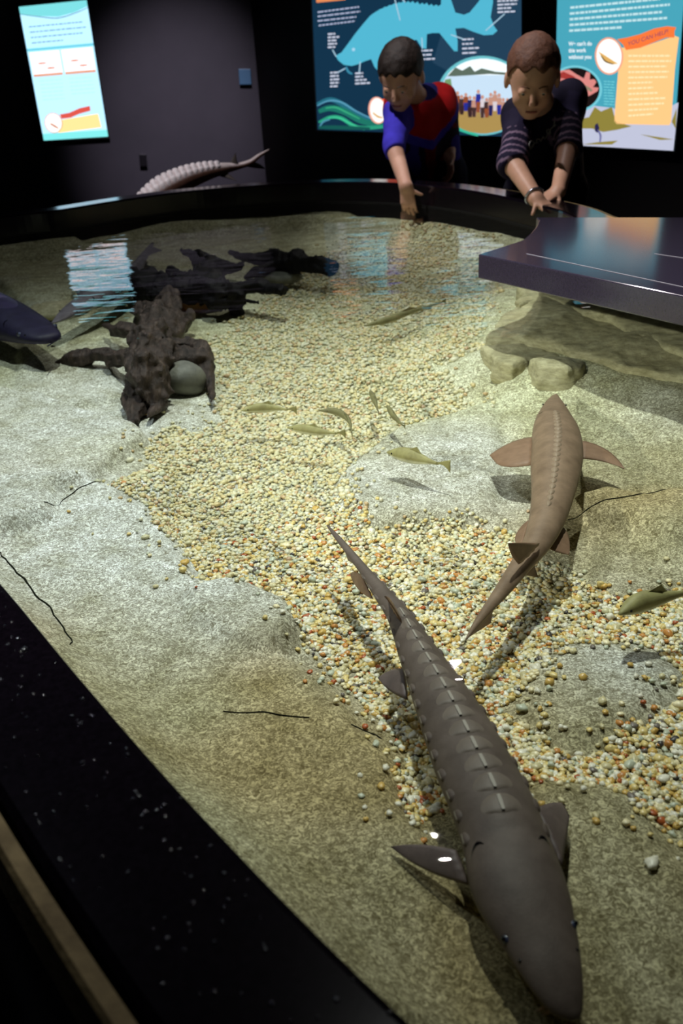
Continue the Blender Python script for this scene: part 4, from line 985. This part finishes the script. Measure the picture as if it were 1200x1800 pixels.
def hand_caps(wrist, d, palm_n, side, sc=1.0, curl=.35):
    """wrist, pointing direction, palm normal (out of the palm), side +1 when the thumb lies toward cross(d, palm_n)"""
    d = np.array(d, float); d /= np.linalg.norm(d); n_ = np.array(palm_n, float); n_ -= d*np.dot(n_, d); n_ /= np.linalg.norm(n_)
    t = np.cross(d, n_)*side; W0 = np.array(wrist, float); palm = []; fg = []
    for o_, l_ in ((.021, .060), (.007, .064), (-.007, .062), (-.020, .056)):
        palm.append((W0+t*o_*.55*sc, W0+(t*o_+d*l_)*sc, .011*sc, .0085*sc))
    ax = np.cross(d, n_); ax /= np.linalg.norm(ax)
    for o_, l_, L, k in ((.021, .060, .050, 0), (.007, .064, .056, 1), (-.007, .062, .052, 2), (-.020, .056, .041, 3)):
        fg.append(finger_chain(W0+(t*o_+d*l_)*sc, d+t*o_*4, ax, L*sc, .0066*sc, (curl*.7+.05*k, curl*1.1, curl*.8)))
    fg.append(finger_chain(W0+(t*.016+d*.014)*sc, d*.75+t*.85+n_*.25, ax, .048*sc, .0076*sc, (.15, .2, .2)))
    return palm, fg
def boy(name, label, J, face, up, headc, hs, shirt_fn, shirt_m, hair_m, skin_m, trouser_m, hair_fn, extra=None):
    R_ = rot_from(face, up); H0 = np.array(headc)
    def HL(p): return (p-H0) @ R_/hs
    def head(p):
        q = HL(p)
        d = ell(q, (0, -.012, .022), (.070, .090, .078)); d = smin(d, ell(q, (0, .020, -.028), (.055, .064, .070)), .02)
        d = smin(d, ell(q, (0, .050, -.078), (.024, .024, .018)), .02)
        for s_ in (-1, 1):
            d = smin(d, ell(q, (s_*.031, .050, -.036), (.022, .020, .022)), .014)
            d = smax(d, -ell(q, (s_*.028, .096, -.002), (.017, .017, .010)), .010)
            d = smin(d, ell(q, (s_*.028, .071, -.003), (.014, .012, .011)), .004)
            d = smin(d, ell(q, (s_*.072, -.006, -.014), (.008, .017, .026)), .006)
        d = smin(d, cap(q, (0, .080, .0), (0, .094, -.028), .006, .010), .010)
        for s_ in (-1, 1): d = smin(d, ell(q, (s_*.009, .088, -.031), (.007, .008, .006)), .005)
        d = smin(d, ell(q, (0, .079, -.0525), (.018, .008, .0045)), .004); d = smin(d, ell(q, (0, .078, -.061), (.015, .008, .005)), .003)
        return d*hs
    neckb = (J['shL']+J['shR'])/2*.75+J['chest']*.25
    skull = H0+R_ @ np.array([0, -.025, -.04])*hs
    def torso(p, inf=0.):
        c_, pv = J['chest'], J['pelvis']; ax = (J['shL']-J['shR']); ax = ax/np.linalg.norm(ax)
        d = cap(p, pv-ax*.045, c_-ax*.040, .062+inf, .060+inf); d = smin(d, cap(p, pv+ax*.045, c_+ax*.040, .062+inf, .060+inf), .03)
        d = smin(d, cap(p, J['shL'], J['shR'], .040+inf, .040+inf), .04); return d
    def arm(p, s, inf=0., part=3):
        d = cap(p, J['sh'+s], J['el'+s], .034+inf, .027+inf)
        if part > 1: d = smin(d, cap(p, J['el'+s], J['wr'+s], .0265+inf, .0185+inf*.9), .012)
        return d
    def leg(p, s, inf=0.):
        return smin(cap(p, J['hip'+s], J['kn'+s], .062+inf, .045+inf), cap(p, J['kn'+s], J['an'+s], .044+inf, .030+inf), .02)
    hands = []
    for s in 'LR': hands.append(J['hand'+s])
    def body(p):
        d = torso(p); d = smin(d, head(p), .012); d = smin(d, cap(p, neckb, skull, .036, .034), .02)
        for s in 'LR': d = smin(d, arm(p, s), .02); d = smin(d, leg(p, s), .02)
        for palm, fg in hands:
            hd = None
            for a_, b_, r0, r1 in palm: e = cap(p, a_, b_, r0, r1); hd = e if hd is None else smin(hd, e, .008)
            for f_ in fg:
                fd = None
                for a_, b_, r0, r1 in f_: e = cap(p, a_, b_, r0, r1); fd = e if fd is None else smin(fd, e, .002)
                hd = smin(hd, fd, .003)
            d = smin(d, hd, .010)
        return d
    allp = np.array([v for k, v in J.items() if not k.startswith('hand')]+[H0]); lo = allp.min(0)-.16; hi = allp.max(0)+.16; lo[2] = .0
    root = empty(name, (J['pelvis'][0], J['pelvis'][1], 0), label, 'person')
    V, F = sdf_mesh(body, lo, hi, .0042, .004); fast_mesh('body', V, F, skin_m, root)
    hem = J['pelvis']; updir = J['chest']-J['pelvis']; updir /= np.linalg.norm(updir)
    def shirt(p):
        d = torso(p, .010); d = smin(d, cap(p, neckb-updir*.02, neckb+updir*.0, .055, .050), .03)
        d = smax(d, -(((p-hem) @ updir)+.05), .004)
        for s in 'LR':
            cuff = J['cuff'+s]; el = J['el'+s]; sh = J['sh'+s]; wr = J['wr'+s]
            long = np.dot(cuff-el, wr-el) > 0 and np.linalg.norm(cuff-sh) > np.linalg.norm(el-sh)
            dd_ = (wr-el) if long else (el-sh); dd_ = dd_/np.linalg.norm(dd_)
            e = arm(p, s, .0085, 3); e = smax(e, (p-cuff) @ dd_, .003); d = smin(d, e, .018)
        d = d+.006*vnoise(p, 26, 3)+.008*vnoise(p*np.array([1, 1, .6]), 14, 4)
        return smax(d, -(np.linalg.norm(p-(neckb*.35+skull*.65), axis=1)-.052), .004)
    V, F = sdf_mesh(shirt, lo, hi, .0045, .01); fast_mesh('shirt', V, F, shirt_m, root, shirt_fn(V, J, updir))
    def trous(p):
        d = torso(p, .007); d = smax(d, ((p-hem) @ updir)-.0, .004)
        for s in 'LR': d = smin(d, leg(p, s, .012), .02)
        d = d+.008*vnoise(p, 18, 6); d = smax(d, -(p[:, 2]-.05), .004); return d
    V, F = sdf_mesh(trous, lo, hi, .007, .01); fast_mesh('trousers', V, F, trouser_m, root)
    for s in 'LR':
        an = J['an'+s]; fd = np.array([face[0], face[1], 0.]); fd /= np.linalg.norm(fd)
        def shoe(p): return smax(smin(cap(p, (an[0], an[1], .04), np.array([an[0], an[1], .032])+fd*.12, .042, .036), cap(p, (an[0], an[1], .04), (an[0], an[1], .085), .042, .04), .01), -(p[:, 2]-.001), .004)
        c0 = np.array([an[0], an[1], 0]); V, F = sdf_mesh(shoe, c0-[.2, .2, .0]-[0, 0, .02], c0+[.2, .2, .16], .006); fast_mesh('shoe', V, F, M_black, root)
    def hair(p):
        q = HL(p); d = ell(q, (0, -.014, .024), (.076, .096, .083)); d = smin(d, ell(q, (0, -.045, -.01), (.062, .055, .06)), .02)
        return (smax(d, hair_fn(q), .006)+.0025*vnoise(q, 120, 2)+.004*vnoise(q, 40, 3))*hs
    V, F = sdf_mesh(hair, H0-.14, H0+.14, .0035, .006); fast_mesh('hair', V, F, hair_m, root)
    for s_ in (-1, 1):
        c0 = H0+R_ @ np.array([s_*.028, .0755, -.003])*hs; mesh('eye', (V1*[.0085, .008, .0042]) @ R_.T*hs+c0, F1, M_eyew, root)
        c1 = H0+R_ @ np.array([s_*.028, .0812, -.0045])*hs; mesh('iris', (V1*[.0045, .003, .0032]) @ R_.T*hs+c1, F1, M_pup, root)
        bpts = [H0+R_ @ np.array([s_*(.012+.0085*i), .0885-.0022*i*i*.6, .0165+(.003 if i in (1, 2) else 0)])*hs for i in range(4)]
        tube('eyebrow', bpts, [.0012, .0019, .0018, .0009], hair_m, root, 6)
    lipp = [H0+R_ @ np.array([.017*math.sin(a), .0868-.004*math.sin(a)**2, -.0562])*hs for a in np.linspace(-1.4, 1.4, 7)]
    tube('lips', lipp, [.001, .0022, .003, .003, .003, .0022, .001], M_lip, root, 6)
    return root

def mkboy1():
    hd = Q(704, 131, 2.90)
    J = dict(chest=Q(748, 205, 3.02), pelvis=Q(757, 292, 3.10), shR=Q(701, 190, 2.97), shL=Q(772, 176, 3.06))
    J['elR'] = Q(692, 258, 2.84); J['wrR'] = Q(713, 327, 2.69)
    J['elL'] = Q(786, 238, 3.10); J['wrL'] = Q(790, 275, 3.02)
    J['cuffR'] = Q(697, 274, 2.82); J['cuffL'] = J['shL']*.45+J['elL']*.55
    for s, dx in (('R', -.05), ('L', .05)):
        pv = J['pelvis']; J['hip'+s] = pv+np.array([dx, .0, -.03]); J['kn'+s] = np.array([pv[0]+dx*1.1, pv[1]-.0, .34]); J['an'+s] = np.array([pv[0]+dx*1.1, pv[1]+.03, .08])
    J['handR'] = hand_caps(J['wrR'], (.12, .0, -1), (.3, .9, 0), 1, .80, .35)
    J['handL'] = hand_caps(J['wrL'], (.02, -.25, -1), (-1, -.2, 0), -1, .80, .5)
    blue = np.array(lin(66, 58, 190)); navy = np.array(lin(26, 26, 84)); red = np.array(lin(170, 22, 24)); dk = np.array(lin(26, 22, 44))
    def sf(V, J, up):
        ax = J['shL']-J['shR']; W_ = np.linalg.norm(ax); ax = ax/W_; c = (J['shL']+J['shR'])/2
        a = (V-c) @ ax; z = (V-c) @ up; n = len(V); col = np.tile(dk, (n, 1))
        v = z+.018+.085*(1-np.abs(a)/.10)*0
        vline = -.075+.55*np.abs(a); col[z > vline-.028] = blue; col[(z > vline)] = red
        nk = (J['shL']+J['shR'])/2+up*.03; col[(np.linalg.norm(V-nk, axis=1) < .060)] = navy
        # lower print
        m_ = z < vline-.028; pr = vnoise(V, 22, 8); col[m_ & (pr > .18)] = red*.35; col[m_ & (pr < -.22)] = blue*.6
        for s in 'RL':
            t = np.clip(((V-J['sh'+s]) @ (J['el'+s]-J['sh'+s]))/np.sum((J['el'+s]-J['sh'+s])**2), 0, 1.6)
            dist = np.linalg.norm(V-J['sh'+s]-t[:, None]*(J['el'+s]-J['sh'+s]), axis=1); ar = (dist < .052) & (t > .12)
            col[ar] = blue if s == 'R' else navy
        return col
    def hf(q): return np.interp(q[:, 1], [-.10, -.05, -.02, .01, .03, .05, .075, .1], [-.075, -.055, -.012, .0, .020, .034, .052, .07])-q[:, 2]+.007*np.sin(q[:, 0]*190)
    return boy('person', 'boy in blue and red shirt dipping his arm into the water', J, (-.36, -.78, -.62), (.05, 0, 1), hd, .87, sf,
        colmat('blue_red_shirt', .85, .15, 40, .2, .12), noisy('dark_brown_hair', lin(22, 15, 12), lin(40, 28, 22), 90, .6, .3, .6, 260, .003), skin_mat('boy_skin', lin(190, 146, 124), lin(205, 160, 138)),
        noisy('navy_trousers', lin(16, 16, 34), lin(22, 22, 44), 60, .9, .1), hf)
mkboy1()
def mkboy2():
    hd = Q(936, 134, 2.40)
    J = dict(chest=Q(955, 225, 2.56), pelvis=Q(958, 320, 2.70), shR=Q(915, 205, 2.50), shL=Q(1000, 176, 2.56))
    J['elR'] = Q(900, 286, 2.38); J['wrR'] = Q(942, 350, 2.25); J['elL'] = Q(998, 262, 2.44); J['wrL'] = Q(981, 336, 2.30)
    J['cuffR'] = Q(905, 294, 2.365); J['cuffL'] = Q(997, 267, 2.43)
    for s, dx in (('R', -.05), ('L', .05)):
        pv = J['pelvis']; J['hip'+s] = pv+np.array([dx, .0, -.03]); J['kn'+s] = np.array([pv[0]+dx*1.1+.02, pv[1]+.02, .34]); J['an'+s] = np.array([pv[0]+dx*1.1+.03, pv[1]+.05, .08])
    J['handR'] = hand_caps(J['wrR'], (.45, -.55, -.35), (-.1, .2, -1), -1, .80, .5)
    J['handL'] = hand_caps(J['wrL'], (-.80, -.42, -.30), (-.1, .2, -1), 1, .80, .5)
    navy = np.array(lin(26, 22, 44)); st = np.array(lin(120, 100, 122)); pur = np.array(lin(70, 66, 190))
    def sf(V, J, up):
        n = len(V); col = np.tile(navy*.75, (n, 1))
        for s in 'RL':
            A = J['sh'+s]; B = J['el'+s]; L = np.linalg.norm(B-A); t = (V-A) @ (B-A)/L
            tc = np.clip(t/L, 0, 1.4); dist = np.linalg.norm(V-A-tc[:, None]*(B-A), axis=1); ar = (dist < .054) & (t > .02)
            col[ar] = navy*1.2
            tt = L-t; ar2 = ar & (tt < .085) & (np.mod(tt, .021) < .0065); col[ar2] = st
        z = (V-J['pelvis']) @ up; ax = J['shL']-J['shR']; ax = ax/np.linalg.norm(ax)
        hm = (z < -.018); col[hm] = pur*.55
        return col
    def hf(q): return np.interp(q[:, 1], [-.10, -.05, -.02, .01, .03, .05, .075, .1], [-.070, -.050, -.008, .006, .034, .048, .060, .078])-q[:, 2]+.008*np.sin(q[:, 0]*130+1)
    r = boy('person', 'boy in black striped-sleeve shirt leaning with crossed hands at the counter', J, (-.14, -.86, -.50), (.04, 0, 1), hd, .86, sf,
        colmat('navy_striped_shirt', .85, .15, 40, .2, .12), noisy('light_brown_hair', lin(84, 52, 38), lin(112, 74, 54), 90, .6, .3, .6, 260, .003), skin_mat('boy_skin_pale', lin(196, 150, 124), lin(212, 166, 140)),
        noisy('dark_trousers', lin(14, 14, 22), lin(20, 20, 30), 60, .9, .1), hf)
    # bracelet on the right wrist
    a = J['elR']; b = J['wrR']; d = (b-a)/np.linalg.norm(b-a); u = np.cross(d, [0, 0, 1]); u /= np.linalg.norm(u); v = np.cross(d, u); c = b-d*.012
    ring = [c+.0225*(u*math.cos(t)+v*math.sin(t)) for t in np.linspace(0, 2*math.pi, 25)]
    tube('bracelet', ring, .0028, material('silver_bracelet', lin(190, 195, 215), .2, .5, .9), r, 8)
    # script print across the chest
    fz = J['chest']; V = []; F = []
    pts = [(931, 262), (929, 254), (933, 247), (938, 250), (936, 258), (931, 262), (938, 252), (944, 250), (942, 246), (947, 244), (950, 248), (954, 240), (957, 244), (961, 236), (960, 229), (965, 228), (967, 234), (963, 236), (968, 226), (972, 222), (975, 212), (973, 222), (977, 219)]
    return r, pts, J
r2, scr, J2 = mkboy2()
# project the print onto the shirt surface
from mathutils.bvhtree import BVHTree
shirt_o = [c for c in r2.children if c.name.startswith('shirt')][0]
bv = BVHTree.FromPolygons([v.co[:] for v in shirt_o.data.vertices], [tuple(p.vertices) for p in shirt_o.data.polygons])
pr = []
for x, y in catmull([(a, b, 0) for a, b in scr], 4)[:, :2]:
    hit = bv.ray_cast(Vector(cC), Vector(ray(x, y)))
    if hit[0] is not None: pr.append(np.array(hit[0])+np.array(hit[1])*.001)
if len(pr) > 4: tube('shirt_print', pr, .0016, material('grey_print', lin(120, 120, 116), .8), r2, 5)
